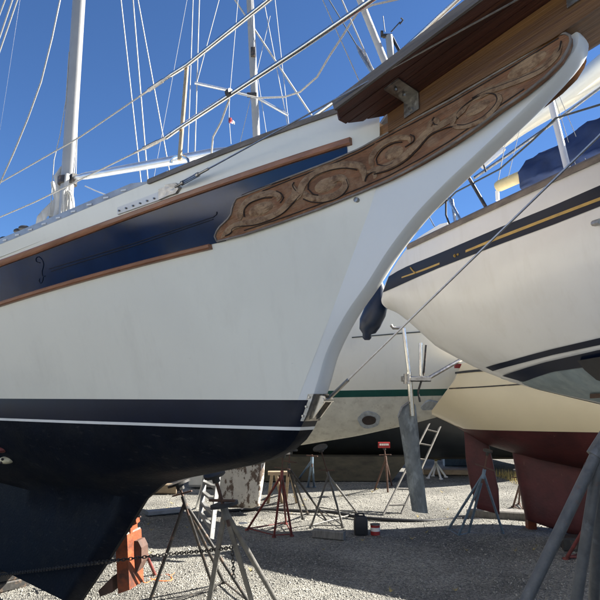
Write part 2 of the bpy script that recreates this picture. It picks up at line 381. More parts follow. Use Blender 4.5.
# bottom
def fr(z): return lerp(z, FORE)
def ew(z): return lerp(z, [(1.1, .012), (1.43, .05)])
def fnb(b):
    zs = [.17, .3, .5, .7, .85, .95, 1.0, 1.06, 1.11, 1.16, 1.2, 1.24, 1.28, 1.33, 1.38, 1.43]
    rows = {}
    for side in (1, -1):
        R = [[mb.W(s, side*min(Bmain(s, z), ew(z)+(s-fr(z))*.5), z) for s in cols(fr(z), 60, 2.0)] for z in zs]; rows[side] = R; b.grid(R)
    b.grid([[rows[1][i][0], rows[-1][i][0]] for i in range(len(zs))]); b.grid([rows[1][0], rows[-1][0]])
    b.grid([[rows[1][i][-1], rows[-1][i][-1]] for i in range(len(zs))])
one(fnb, 'hull_bottom', M['anti'], main, True, 50)
def zone(z0, z1, n, name, m, off=0.0):
    def f(b):
        rows = {}
        for side in (1, -1):
            R = [[mb.W(s, side*(min(Bmain(s, z), ew(z)+(s-fr(z))*.5)+off), z) for s in cols(fr(z), 60, 2.0)] for z in np.linspace(z0, z1, n)]; rows[side] = R; b.grid(R)
        b.grid([[rows[1][i][0], rows[-1][i][0]] for i in range(n)])
    return one(f, name, m, main, True, 50)
zone(1.43, 1.446, 2, 'waterline_stripe', M['wline'], .0015)
zone(1.446, ZW, 5, 'boot_stripe', M['boot'])
# topsides
def topf(b):
    n = 16; hullrows(b, [lambda s, k=k: ZW+(zcap(s)-ZW)*k/n for k in range(n+1)])
    tr = [[mb.P(SEND, ZW+(zcap(SEND)-ZW)*k/6, 0, sd) for sd in (1, -1)] for k in range(7)]; b.grid(tr)
one(topf, 'topsides', M['gel'], main, True, 40)
one(lambda b: b.grid([[mb.W(s, sd*(Bmain(s, zcap(s))-.02), zcap(s)-.07) for s in cols(-.45)] for sd in (1, -1)]), 'deck', M['offw'], main)
# stem piece with beakhead
corner = [(312, 400), (319, 376), (327, 350), (345, 315), (367, 283), (388, 250), (413, 217), (440, 188), (480, 150), (525, 107), (545, 86), (558, 72), (568, 60), (575.5, 49), (579, 40), (578, 33), (573, 29.5), (566, 30)]
cz = [mb.hb(*p, .05) for p in resample(smoothpath(corner, 60), 60)]
# close: along trailboard top back to the deck, then down inside the hull
back = [mb.hb(554, 36, .05), mb.hb(500, 69, .05), mb.hb(450, 99, .05), (-.57, 2.82), (-.40, 2.81), (-.40, 2.5), (-.12, 2.0), (.06, 1.6), (.04, 1.577)]
def stemf(b):
    poly = cz+back; A_ = [mb.W(x, .05, z) for x, z in poly]; B_ = [mb.W(x, -.05, z) for x, z in poly]; n = len(poly)
    b.add(A_, [tuple(range(n))]); b.add(B_, [tuple(range(n))])
    b.add(A_+B_, [(i, (i+1) % n, n+(i+1) % n, n+i) for i in range(len(cz)-1, n)])
    def inw(i):
        a, c = cz[max(i-1, 0)], cz[min(i+1, len(cz)-1)]; t = Vector((c[0]-a[0], c[1]-a[1])).normalized(); return Vector((-t.y, t.x))
    ring = []
    for db, dn in ((.05, 0), (.046, .004), (.028, .009), (0, .011), (-.028, .009), (-.046, .004), (-.05, 0)):
        ring.append([mb.W(x+dn*inw(i).x, db, z+dn*inw(i).y) for i, (x, z) in enumerate(cz)])
    b.grid(ring)
one(stemf, 'stem', M['stemw'], main, True, 30)
# facet between hull crease and stem corner
def facet(b):
    for sd in (1, -1):
        r1 = []; r2 = []
        for z in np.linspace(ZW, 2.62, 24):
            xs_ = sorted(cz[:40], key=lambda q: q[1]); xc = float(np.interp(z, [q[1] for q in xs_], [q[0] for q in xs_]))
            s0 = lerp(z, S0); r1.append(mb.W(s0+.004, sd*(.0705), z)); r2.append(mb.W(xc+.001, sd*.0505, z))
        b.grid([r1, r2])
one(facet, 'stem_cheek', M['stemw'], main, True, 60)
# navy band, strakes, rail
def band(zf0, zf1, n, s0, s1, off, mname, name, cn=60, sides=(1, -1)):
    def f(b):
        for sd in sides:
            b.grid([[mb.P(s0+(s1-s0)*(j/cn)**1.6, zf0(s0+(s1-s0)*(j/cn)**1.6)*(1-k/n)+zf1(s0+(s1-s0)*(j/cn)**1.6)*k/n, off, sd) for j in range(cn+1)] for k in range(n+1)])
    return one(f, name, M[mname], main, True, 60)
zlo = lambda s: max(zlt(s), 2.585-.155*(s+.38) if s < .17 else 0)
band(zlo, zub, 6, -.365, SEND-.05, .004, 'navy', 'navy_band')
def strake(zb, zt, s0, s1, proud, name, m, cn=60):
    def f(b):
        for sd in (1, -1):
            rows = []
            for off, k in ((-.004, 0), (proud*.75, 0.0), (proud, .22), (proud, .78), (proud*.75, 1), (-.004, 1)):
                row = []
                for j in range(cn+1):
                    s = s0+(s1-s0)*(j/cn)**1.6; z = zb(s)*(1-k)+zt(s)*k; row.append(mb.P(s, z, off, sd))
                rows.append(row)
            b.grid(rows)
            b.add([r[0] for r in rows], [tuple(range(6))])
    return one(f, name, m, main, True, 30)
strake(zub, zut, -.385, SEND-.05, .022, 'rubbing_strake', M['teakv'])
strake(zlb, zlt, .335, SEND-.05, .026, 'rubbing_strake', M['teakv'])
# dark double cove lines on the navy band with its scroll end
def cove(b):
    for t0, t1 in (((50, 269), (215, 217)), ((52, 271.5), (214, 219.5))):
        b.tube([mb.wp(*p, off=.006) for p in resample([t0, ((t0[0]+t1[0])/2, (t0[1]+t1[1])/2+1.2), t1], 16)], .0028, 5)
    b.tube([mb.wp(*p, off=.006) for p in smoothpath([(41, 263), (37.5, 262), (37, 258.5), (40, 257), (43, 260), (44.5, 265), (43, 272), (44, 277), (46, 276)], 26)], .0025, 5)
    b.tube([mb.wp(*p, off=.006) for p in smoothpath([(44, 277), (43.5, 281), (41.5, 283.5), (40, 281), (40.5, 279)], 14)], .0025, 5)
    b.tube([mb.wp(*p, off=.006) for p in smoothpath([(215, 216.5), (217.5, 214.5), (217.5, 212)], 8)], .003, 5)
one(cove, 'cove_line', M['boot'], main)
# toe rail forward, alloy track aft
def rail(b):
    for sd in (1, -1):
        rows = []
        for db, dz in ((.012, -.012), (.016, .006), (.010, .016), (-.030, .016), (-.034, -.006)):
            rows.append([mb.W(s, sd*(Bmain(s, zcap(s))+db), zcap(s)+dz) for s in np.linspace(-.45, .62, 24)])
        rows.append(rows[0]); b.grid(rows)
one(rail, 'toe_rail', M['teakw'], main, True, 30)
def track(b):
    for sd in (1, -1):
        rows = []
        for db, h in ((.002, 0), (.004, 1), (-.01, 1), (-.012, 0)):
            rows.append([mb.W(s, sd*(Bmain(s, zcap(s))+db), zcap(s)+h*.035*min(1, (s-.6)/.12)) for s in np.linspace(.6, 8.6, 60)])
        b.grid(rows)
tr = one(track, 'slotted_rail', M['alloytrack'], main, True, 30)
for k in range(22):
    s_ = .78+k*.12; zc = zcap(s_)+.012; X_ = (mb.P(s_+.03, zc)-mb.P(s_-.03, zc)).normalized()
    one(lambda b: b.box(mb.W(s_, Bmain(s_, zcap(s_))+.006, zc), (.035, .004, .010), X_, mb.S), 'rail_slot', M['offw'], tr)
# chainplate strap with six bolts, fork and turnbuckle, whisker stay
cpl = [(119, 207.8), (162, 191.5), (162, 200), (119.5, 215)]
def strap(b):
    F_ = [[mb.wp(cpl[0][0]+(cpl[1][0]-cpl[0][0])*k/8, (cpl[0][1]*(1-v)+cpl[3][1]*v)*(1-k/8)+(cpl[1][1]*(1-v)+cpl[2][1]*v)*k/8, off=o_) for k in range(9)] for v, o_ in ((0, -.004), (0.02, .011), (.98, .011), (1, -.004))]
    b.grid(F_); b.add([r[0] for r in F_], [(0, 1, 2, 3)]); b.add([r[-1] for r in F_], [(0, 1, 2, 3)])
st = one(strap, 'chainplate_strap', M['offw'], main, True, 30)
for k in range(6):
    p = mb.wp(121.5+k*7.0, 211.2-k*2.45, off=.013); MB().tube([p-mb.S*.004, p+mb.S*.007], .0052, 8).build('bolt', M['steeld'], st, True)
one(lambda b: [b.prism([mb.wp(*p, off=.016+k*.001) for p in q], -mb.S*.02) for k, q in enumerate([[(161, 190), (168, 187), (169, 197), (161, 200.5)], [(167.5, 185.5), (178, 183.5), (182, 188), (178, 194), (168.5, 197)]])], 'strap_fork', M['steeld'], main, False)
stayA = mb.wp(180, 188.5, off=.03)
stayB = mb.W(-2.35, .06, 3.26)
def line2(t): return stayA+(stayB-stayA)*t
# direction check: whisker stay passes (310,120) and (450,39)
stay_mid = mb.wb(310, 121, .33)
WS = [stayA, mb.wb(212, 171, .47), mb.wb(250, 150, .40), stay_mid, mb.wb(330, 110.5, .40), mb.wb(450, 39, .42), mb.wb(525, 0, .40), stayB]
WS = [stayA, stayB]
tube('whisker_stay', WS, .0042, M['wire'], main, 6)
def tbk(b):
    d = (stayB-stayA).normalized(); q = stayA
    b.tube([q, q+d*.05], .006, 8); b.tube([q+d*.045, q+d*.06], .012, 8); b.tube([q+d*.15, q+d*.165], .012, 8)
    sdv = d.cross(Vector((0, 0, 1))).normalized(); up = sdv.cross(d)
    for k in (1, -1): b.tube([q+d*.05+up*.009*k, q+d*.16+up*.009*k], .004, 6)
    b.tube([q+d*.16, q+d*.23], .0065, 8)
one(tbk, 'turnbuckle', M['steeld'], main)
# bowsprit and platform
def zbl(s): return 2.671-.2756*s
TIP = -2.45
def spr(b):
    q = [(-.565, 2.660+.186*.565), (-1.3, 2.660+.186*1.3), (TIP, zbl(TIP)-.115), (TIP, zbl(TIP)+.024), (-.565, zbl(-.565)+.024)]
    b.prism([mb.W(x, -.10, z) for x, z in q], mb.S*.20)
    b.prism([mb.W(x, -.055, z) for x, z in ((-.30, 2.75), (-.565, 2.79), (-.565, 2.84), (-.30, 2.80))], mb.S*.11)
one(spr, 'bowsprit', M['teaky'], main, False)
PL = Vector(mb.F+Vector((0, 0, .2756))).normalized(); PN = PL.cross(mb.S); PN = PN if PN.z > 0 else -PN
def platf(b):
    th = .035
    def pp(s, bb, dz): return mb.W(s, bb, zbl(s)+dz)
    nb = 5
    for k in range(nb):        # planks run lengthways: five each side of the centre
        for sd in (1, -1):
            b0 = .04+k*.058; b1 = b0+.0525
            sa_ = [-.60+.0, -.545, -.47, -.415, -.425][k]; sb_ = [-.56, -.49, -.425, -.415, -.455][k]
            q = [pp(sa_, sd*b0, .028), pp(sb_, sd*b1, .028), pp(TIP+.1, sd*b1, .028), pp(TIP+.1, sd*b0, .028)]
            b.prism(q, PN*th)
pf = one(platf, 'bowsprit_platform', M['teakd'], main, False)
def edge(b):
    for sd in (1, -1):
        q = [mb.W(-.455, sd*.331, zbl(-.455)+.024), mb.W(TIP+.1, sd*.331, zbl(TIP+.1)+.024)]
        b.prism([q[0], q[1], q[1]+mb.S*sd*.014, q[0]+mb.S*sd*.014], PN*.042)
one(edge, 'platform_edging', M['teakw'], main, False)
for (px, py) in ((402, 92), (569, 4)):
    s1, z1 = mb.hb(px+10, py+7, .10)
    def brk(b, sd, s1=s1):
        w = .075; c = lambda bb, dz, ds: mb.W(s1+ds, bb, zbl(s1+ds)+dz)
        if 1:
            b.prism([c(sd*.100, .026, -w/2), c(sd*.100, .026, w/2), c(sd*.26, .026, w/2), c(sd*.26, .026, -w/2)], PN*-.008)
            b.prism([c(sd*.101, .024, -w/2), c(sd*.101, .024, w/2), c(sd*.101, -.055, w/2), c(sd*.101, -.055, -w/2)], mb.S*sd*.008)
    one(lambda b: brk(b, -1), 'angle_bracket', M['steeld'], main, False); bk = one(lambda b: brk(b, 1), 'angle_bracket', M['steeld'], main, False)
    for dz, bb in ((-.035, .112),):
        p = mb.W(s1, bb, zbl(s1)+dz); MB().tube([p-mb.S*.004, p+mb.S*.008], .009, 6).build('bolt', M['steel'], bk)
    for bb in (.16, .225):
        p = mb.W(s1, bb, zbl(s1)+.014); MB().tube([p, p-Vector((0, 0, .010))], .008, 6).build('bolt', M['steeld'], bk)
# trailboard
def btb(s, z=2.6): return max(.088, Bmain(s, min(max(z, 2.35), 3.0))+.014) if s > -.62 else .088
tb_top = [(235, 199), (262, 188), (288, 177.5), (330, 161.5), (360, 148.5), (390, 131.5), (420, 116), (450, 100), (500, 70.5), (530, 52.5), (548, 41), (558, 35), (564, 33)]
tb_bot = [(217, 241.5), (245, 234.5), (280, 223), (320, 208.5), (360, 192.5), (390, 179.5), (420, 163.5), (450, 145.5), (480, 125), (500, 110), (525, 93), (545, 77), (560, 62), (568, 49), (571, 40), (569.5, 34), (564, 33)]
tb_end = [(235, 199), (232, 208), (231, 214), (227, 220), (220, 226), (216, 232), (214.5, 237), (217, 241.5)]
def tbpt(p, off=0.0):
    s, z, bb = mb.hs(p[0], p[1], lambda s, z: btb(s, z)+off); return mb.W(s, bb, z)
TT = resample(tb_top, 61); TBm = resample(tb_bot, 61)
TT = [(235+(564-235)*(k/60), float(np.interp(235+(564-235)*(k/60), [p[0] for p in tb_top], [p[1] for p in tb_top]))) for k in range(61)]
def boardgrid(off, rim=0):
    rows = []
    botx = [p[0] for p in tb_bot[:-3]]; boty = [p[1] for p in tb_bot[:-3]]
    for k in range(61):
        u = k/60; t = TT[k]; bx, by = TBm[k]
        rows.append([tbpt((t[0]*(1-v)+bx*v, t[1]*(1-v)+by*v), off) for v in np.linspace(0, 1, 7)])
    return rows
def tbf(b):
    R = boardgrid(0.0); E = resample(tb_end, 7)
    R = [[tbpt(e) for e in E]]+R[1:]
    b.grid(R)
    outl = R[0]+[r[-1] for r in R[1:]]+[r[0] for r in R[::-1]]
    b.grid([outl, [p-mb.S*.03 for p in outl]])
    Rp = [[p-mb.S*(2*((p-mb.O).dot(mb.S))) for p in r] for r in R]
    b.grid(Rp)
tb = one(tbf, 'trailboard', M['board'], main, True, 50)
outline = tb_end[::-1][:-1]+tb_top+[(569.5, 34), (571, 40), (568, 49), (560, 62)]+tb_bot[::-1][5:]
def rimf(b):
    ol = resample(outline+[outline[0]] if outline[0] != outline[-1] else outline, 150)
    b.tube([tbpt(p, .002) for p in ol], .0052, 6)
one(rimf, 'trailboard_rim', M['rim'], tb, True, 60)
cx_, cy_ = 400, 130
def inset(p, q, d):
    t = np.array(q)-np.array(p); t = t/np.hypot(*t); return (p[0]-t[1]*d, p[1]+t[0]*d)
def ribbon(b, path, w, h=.0075, n=None, wend=.25):
    n = n or max(10, int(len(path)*5)); P_ = smoothpath(path, n); rows = [[], [], [], [], []]
    for i, p in enumerate(P_):
        a = P_[max(i-1, 0)]; c = P_[min(i+1, n-1)]; t = np.array(c)-np.array(a); t /= np.hypot(*t)+1e-9; nn = np.array((-t[1], t[0]))
        e = min(1, wend+min(i, n-1-i)/(n*.12)); ww = w*e/2
        for k, (f, hh) in enumerate(((-1, -.002), (-.72, .8*h), (0, h), (.72, .8*h), (1, -.002))):
            rows[k].append(tbpt((p[0]+nn[0]*ww*f, p[1]+nn[1]*ww*f), hh*(1 if abs(f) == 1 else e)))
    b.grid(rows)
def groove(b, path, w=.0030, n=None):
    b.tube([tbpt(p, .0045) for p in smoothpath(path, n or len(path)*5)], w, 6)
scrolls = [
 ([(221, 238), (229, 230), (238, 225), (253, 222), (268, 218), (281, 211), (290, 201), (295, 192), (292, 183)], 7),
 ([(240, 221), (241.5, 210), (248, 201), (260, 195.5), (271, 193.5), (279, 196), (277, 201.5)], 7),
 ([(289, 204), (299, 194), (304, 183), (316, 173), (332, 167), (347, 165), (360, 166), (364, 174), (363, 181)], 8),
 ([(301, 190), (309, 197.5), (322, 199), (338, 194), (346, 185), (342, 178), (333, 180), (328, 186)], 8),
 ([(364, 172), (372, 171), (387, 166.5), (403, 157.5), (417, 144), (428, 132), (444, 123.5), (458, 114), (471, 101)], 7.5),
 ([(373, 170), (372, 157), (382, 144.5), (396, 138.5), (408, 138), (410, 143)], 6.5),
 ([(428, 133), (430, 124), (434, 120)], 5),
 ([(458, 114), (452, 124), (462, 127), (480, 121), (494, 109), (500, 98), (493, 92)], 6),
 ([(472, 101), (486, 92), (500, 87), (524, 78), (543, 68), (556, 55), (562, 43)], 8),
]
def scf(b):
    for p, w in scrolls: ribbon(b, p, w)
one(scf, 'carved_scroll', M['scroll'], tb, True, 50)
for (cx, cy, rx, ry, rot) in ((261, 209, 14, 6.5, -22), (326, 185, 13, 7, -25), (394, 153, 11, 6.5, -28), (478, 108, 15, 5.5, -32), (527, 65, 25, 7, -35), (374, 176, 3.6, 3, -20), (436, 121, 4.5, 3.6, -30)):
    def medal(b):
        rr = math.radians(rot); rows = []
        for f, h in ((1, -.002), (.85, .003), (.4, .004), (.02, .0042)):
            rows.append([tbpt((cx+f*(rx*math.cos(a)*math.cos(rr)-ry*math.sin(a)*math.sin(rr)), cy+f*(rx*math.cos(a)*math.sin(rr)+ry*math.sin(a)*math.cos(rr))), h) for a in np.linspace(0, 2*math.pi, 19)[:-1]])
        b.grid(rows, 0, True)
    one(medal, 'carved_boss', M['scroll'], tb, True, 60)
grooves = [
 [(244.5, 217), (244, 210), (250, 203), (262, 198.5), (272, 197.5)], [(280, 203), (283, 198), (281, 193.5), (276, 191)],
 [(225, 236), (231, 233), (232, 229), (238, 226.5), (254, 225), (270, 220), (283, 213), (294, 202), (300, 195)],
 [(294, 182), (292.5, 186), (296, 191)], [(308, 190), (309, 182), (318, 174.5), (333, 169.5), (346, 168), (357, 170)],
 [(303, 199), (312, 202), (325, 202), (340, 196.5), (348, 187), (346, 179)], [(309, 190), (313, 194), (318, 195)],
 [(365, 181.5), (367, 176), (372, 172.5), (376, 172)], [(377, 163), (376.5, 158), (383, 149), (394, 143), (402, 142)], [(405, 147), (413, 141.5), (414, 137), (410, 134.5)],
 [(374, 174), (388, 170.5), (404, 162), (418, 149), (430, 135.5), (446, 128), (456, 126)], [(377, 164), (385, 166), (393, 163)],
 [(438, 125), (434, 124), (432.5, 120), (434, 117)], [(457.5, 119), (457.5, 113), (470, 101), (485, 94), (495, 94.5), (496, 103), (483, 116.5), (466, 124.5), (457, 125)],
 [(472, 98), (487, 90.5), (501, 85.5), (525, 76), (545, 66), (558, 52), (561, 41)], [(242, 195), (262, 187.5), (290, 177.8)],
]
one(lambda b: [groove(b, p) for p in grooves], 'carved_groove', M['groove'], tb, True, 60)
def inn(b):
    for path in ([(p[0]+.5, p[1]+3) for p in tb_top[1:-1]], [(p[0]-1, p[1]-4) for p in tb_bot[1:11]]): b.tube([tbpt(p, .002) for p in resample(path, 50)], .003, 5)
one(inn, 'border_groove', M['groove'], tb, True, 60)
# bobstay fitting and bobstay
fa = mb.W(-.085, 0, 1.575); fb = mb.W(-.02, 0, 1.44)
cs_ = lambda z: float(np.interp(z, [1.432, 1.5, 1.576, 1.64], [.022, -.02, -.057, -.082]))
def bobf(b):
    zz = np.linspace(1.475, 1.605, 6)
    rows = [[mb.W(cs_(z)+ds, bb, z) for z in zz] for ds, bb in ((.030, .058), (-.006, .059), (-.012, .050), (-.012, -.050), (-.006, -.059), (.030, -.058))]
    b.grid(rows)
bf = one(bobf, 'bobstay_fitting', M['steeld'], main, True, 30)
for sd in (1, -1): one(lambda b: b.prism([mb.W(cs_(z)-d-.010, sd*.022, z) for z, d in ((1.60, 0), (1.595, .045), (1.565, .055), (1.49, .02), (1.48, 0))], mb.S*sd*.009), 'lug', M['steel'], bf, False)
MB().tube([mb.W(-.112, -.038, 1.575), mb.W(-.112, .038, 1.575)], .010, 10).build('clevis_pin', M['steel'], bf, True)
for k in (0, 1, 2):
    z = 1.59-.045*k; p = mb.W(cs_(z)+.014, .058, z); MB().tube([p-mb.S*.004, p+mb.S*.006], .0055, 6).build('bolt', M['steel'], bf)
bob0 = mb.W(-.11, 0, 1.575); bobT = mb.W(-2.4, 0, 3.25)
tube('bobstay', [bob0, bobT], .0052, M['wire'], main, 6)
dd = (bobT-bob0).normalized(); one(lambda b: b.tube([bob0, bob0+dd*.03, bob0+dd*.035, bob0+dd*.16, bob0+dd*.165], [.007, .007, .010, .009, .005], 8), 'bobstay_terminal', M['steeld'], main)
# thru-hull with zinc
zc = mb.wp(8, 460, off=.01)
one(lambda b: b.sphere(zc, .055, 14, 8, sc=(1.0, .8, .5)), 'anode', M['zinc'], main)
one(lambda b: [b.sphere(zc-mb.F*dx*.025+mb.S*.038+Vector((0, 0, dz)), .010, 8, 5) for dx, dz in ((1.0, .008), (-.9, .010), (-.4, -.012))], 'anode_hole', M['blackhole'], main)
one(lambda b: b.sphere(mb.wp(2, 450, off=.005), .035, 10, 6, sc=(1.2, .8, .6)), 'red_primer_patch', M['redst'], main)
one(lambda b: b.tube([mb.wp(357, 200, off=-.01), mb.wp(357, 200, off=.012)], .012, 8), 'padeye', M['steeld'], main)
# pulpit, stanchion, lifelines
def bl(s): return lerp(s, [(-2.4, .12), (-1.5, .30), (-.6, .40), (.1, .45), (.5, .47), (1.2, .68), (2.2, .86), (4, 1.1)])
pul = [mb.wp(*p, fn=lambda s, z: bl(s)) for p in ((171, 75), (187, 65), (230, 31.5), (265, 3), (300, -26))]
pul2 = [mb.wp(*p, fn=lambda s, z: bl(s)) for p in ((166, 137.5), (178, 129), (240, 89), (300, 49), (360, 8), (420, -34))]
tipp = mb.W(-2.3, 0, 3.9); tipq = mb.W(-2.35, 0, 3.62)
def mir(p): return p-mb.S*(2*((p-mb.O).dot(mb.S)))
tube('pulpit_rail', [pul[0], pul[1], pul[3], pul[4], tipp], .0125, M['steel'], main, 10)
tube('pulpit_rail', [mir(p) for p in (pul[0], pul[1], pul[3])]+[mir(pul[4]), tipp], .0125, M['steel'], main, 10)
tube('pulpit_rail', [pul2[0], pul2[1], pul2[3], pul2[4], pul2[5], tipq], .0125, M['steel'], main, 10)
tube('pulpit_rail', [mir(p) for p in (pul2[0], pul2[1], pul2[3], pul2[4], pul2[5])]+[tipq], .0125, M['steel'], main, 10)
stn = [mb.wb(179.5, 160, .455), mb.wb(187, 65, .455)]
tube('stanchion', stn, .0115, M['bronze'], main, 10); tube('stanchion', [mir(p) for p in stn], .0125, M['steel'], main, 10)
one(lambda b: (b.tube([mb.W(.515, .45, zcap(.5)), mb.W(.515, .45, zcap(.5)+.06)], .022, 10), b.tube([mb.wb(180+9*math.cos(a), 163-7*math.sin(a), .45) for a in np.linspace(0, math.pi, 12)], .008, 6)), 'stanchion_base', M['steel'], main)
one(lambda b: [b.box(mb.W(s, Bmain(s, zcap(s))-.03, zcap(s)+.018), (.12, .05, .02), mb.F, mb.S) for s in (.40, .56)], 'base_pad', M['teakw'], main)
for A_, B_, C_ in (((171, 75), (80, 137), (-60, 217)), ((166, 137.5), (35, 202), (-60, 243))):
    pts = [mb.wp(*q, fn=lambda s, z: bl(s)) for q in (A_, B_, C_)]
    tube('lifeline', pts, .0045, M['wirew'], main, 6)
    dv = (pts[1]-pts[0]).normalized(); one(lambda b: b.tube([pts[0]-dv*.02, pts[0], pts[0]+dv*.05, pts[0]+dv*.06, pts[0]+dv*.16, pts[0]+dv*.17, pts[0]+dv*.23], [.008, .010, .008, .011, .011, .006, .006], 8), 'lifeline_turnbuckle', M['steeld'], main)
for s in (2.3, 4.2, 6.1):
    for sd in (1, -1): tube('stanchion', [mb.W(s, sd*(bl(s) if s < 4 else 1.1)*.97, zcap(s)), mb.W(s, sd*(bl(s) if s < 4 else 1.1), zcap(s)+.62)], .0125, M['steel'], main, 8)
# mast, pole, furled mainsail, ropes
MS = 2.78
mast_top = mb.W(MS, 0, 12.5)
def mastf(b):
    for z0, z1 in ((zcap(MS)-.1, 12.5),):
        rows = [[mb.W(MS+.075*math.cos(a), .050*math.sin(a), z) for a in np.linspace(0, 2*math.pi, 17)[:-1]] for z in (z0, 5, 8, z1)]
        b.grid(rows, 0, True)
mast = one(mastf, 'mast', M['mast'], main, True, 40)
one(lambda b: b.box(mb.W(MS+.085, 0, 7.2), (.02, .03, 9), mb.F, mb.S, bev=.02), 'sail_track', M['alloytrack'], mast, False)
one(lambda b: (b.box(mb.W(MS-.10, 0, 3.40), (.07, .05, .07), mb.F, mb.S), b.tube([mb.W(MS, 0, 3.37), mb.W(MS, 0, 3.43)], .08, 12)), 'pole_fitting', M['blackst'], mast, False)
pa = mb.wb(74, 178, 0.0); pb = mb.wb(232, 150, -.15)
one(lambda b: b.tube([pa, pa+(pb-pa)*.03, pa+(pb-pa)*.1, pa+(pb-pa)*.9, pb], [.014, .020, .030, .034, .022], 12), 'whisker_pole', M['alu'], main)
def sail(b):       # folds of flaked sail lying down from the mast
    for k in range(9):
        t = k/8; x0 = MS+.12+.065*k; zt = 3.56-.085*k-.03*(k % 2)
        path = [mb.W(x0+.03*math.sin(k*2.1)+.05*j*t+.018*math.sin(j*1.9+k), .03*math.sin(j*1.3+k*1.7), zt-(zt-2.72)*j/9) for j in range(10)]
        b.tube(path, [.014+.040*min(1, j/3)*(1+.3*math.sin(j*2.3+k)) for j in range(10)], 9)
one(sail, 'furled_sail', M['canvas'], main, True, 80)
one(lambda b: b.tube([mb.W(MS+.1, 0, 2.86), mb.W(MS+3.3, 0, 2.92)], .05, 12), 'main_boom', M['alu'], main)
def coils(b):
    for k in range(7):
        a0 = k*.9; cx = MS-.12-.012*k; cb = .06+.02*math.sin(k*2); top = 3.30-.01*k; h = .33+.05*math.sin(k*1.7)
        b.tube([mb.W(cx+.035*math.sin(a)*(1+.2*k/7), cb+.02*math.cos(a+k), top-h*.5+h*.5*math.cos(a)) for a in np.linspace(0, 2*math.pi, 22)], .007, 6)
    b.tube([mb.W(MS-.10, .05, 3.42), mb.W(MS-.13, .07, 3.3), mb.W(MS-.13, .07, 3.22)], .02, 8)
one(coils, 'rope_coil', M['wirew'], main)
tube('rope_tail', [mb.wb(*p, .02) for p in ((85, 186), (96, 191), (112, 197), (130, 204))], .004, M['wirew'], main)
one(lambda b: [b.tube([mb.W(MS+.06, .06, 3.05), mb.W(MS+.06, .10+.02*k, 3.05)], .03, 10) for k in range(2)], 'winch', M['steel'], main)
one(lambda b: b.box(mb.W(3.4, .1, zcap(3.4)+.05), (.5, .4, .18), mb.F, mb.S), 'cabin_trunk', M['offw'], main)
for px, py in ((24, 228), (19, 231), (5, 239)): one(lambda b: b.sphere(mb.wb(px, py, .55), .028, 8, 5, sc=(1.5, 1, .7)), 'line_bag', M['rubber'], main)
def rp(path, b_, r, m='wirew', par=main, nm='halyard', n=6): return tube(nm, [mb.wb(*p, b_) for p in path], r, M[m], par, n)
rp([(69, 52), (66, 100), (60, 135), (54, 160), (50, 215)], .05, .004); rp([(78.5, 66), (78, 100), (76, 175)], -.03, .004)
rp([(61, -10), (60, 0), (52, 38), (41, 82), (28, 118), (14, 152), (0, 183), (-20, 214)], .9, .005, nm='rope')
for a, c in (((20, -8), (-4, 62)), ((15, -8), (-4, 48)), ((8, -8), (-4, 24))): rp([a, c], 1.0, .0045, nm='shroud')
rp([(20, 0), (6, 92), (0, 130)], -.9, .002, 'wire', nm='shroud')
# stays forward
fs0 = mb.W(-.51, 0, 2.86); fs1 = mb.W(MS-.4, 0, 12.0)
fsd = mb.W(*[(-.511), 0, 3.119]); dvec = (mb.wb(360, 0, 0)-mb.wb(389, 72, 0)); 
one(lambda b: b.tube([fsd-dvec*.5, fsd-dvec*.1, fsd, fsd+dvec*8, fsd+dvec*18], [.008, .009, .017, .016, .010], 12), 'furled_staysail', M['canvas'], main)
k0 = mb.wb(380, 84, 0); k1 = mb.wb(328, -2, 0)
tube('inner_stay', [k0-(k1-k0)*.3, k0, k1, k1+(k1-k0)*8], .003, M['darkrope'], main, 6)
one(lambda b: b.tube([k0, k0+(k1-k0)*.05, k0+(k1-k0)*.35, k0+(k1-k0)*.42], [.006, .013, .013, .005], 8), 'stay_turnbuckle', M['steeld'], main)
for a, c, r in (((379, 84), (341, -2), .004), ((365, 94), (320, -6), .003)):
    A_ = mb.wb(*a, .12); B_ = mb.wb(*c, .12); tube('jib_halyard', [A_-(B_-A_)*.15, A_, B_, B_+(B_-A_)*4], r, M['wirew'], main, 6)
rp([(232, 92), (258, 98), (284, 97), (300, 92), (317, 77), (330, 55), (340, 40), (350, 24), (358, 12), (372, 5), (399, -1), (420, -9)], .05, .0055, nm='slack_rope')
tube('pulpit_lashing', [mb.wp(229, 92, fn=lambda s, z: bl(s)), mb.wb(229, 100, .42), mb.wb(221, 122, .40), mb.wb(213, 137, .38), mb.wb(211, 158, .36)], .005, M['wirew'], main)
one(lambda b: b.tube([mb.wp(*p, fn=lambda s, z: bl(s)+.004) for p in ((227.6, 94), (231.0, 91.7))], .020, 10), 'rope_hitch', M['blackst'], main)

# ================================================================== RIGHT BOAT (reverse transom, navy stripe with gold line)
ZB2 = [(-.47, 2.21), (-.32, 2.06), (-.16, 1.90), (.1, 1.76), (.35, 1.67), (.65, 1.60), (1.1, 1.50), (1.8, 1.38), (3, 1.25), (6, 1.2), (8, 1.5), (9.5, 2.2)]
ZR2 = [(-.12, 2.625), (1.4, 2.71), (3, 2.80), (6, 2.95), (9.5, 3.2)]
def ztop2(u): return lerp(u, ZR2) if u > -.12 else lerp(u, [(-.47, 2.30), (-.44, 2.38), (-.36, 2.47), (-.25, 2.55), (-.12, 2.625)])
def Brail2(u): return min(1.45, .545+.235*(u+.12)-.01*max(0, u)**2) * (1 if u < 5.5 else max(.04, 1-((u-5.5)/4.1)**2))
def B2(s, z):
    u = -s; zb = lerp(u, ZB2); zr = ztop2(u); h = min(1, max(0, (z-zb)/(zr-zb))); return Brail2(u)*(1-(1-h)**2.6)**(.55 if u > .1 else .34+.21*max(0, (u+.47)/.57))
rb = Boat((1.26, 4.33), 38, B2)
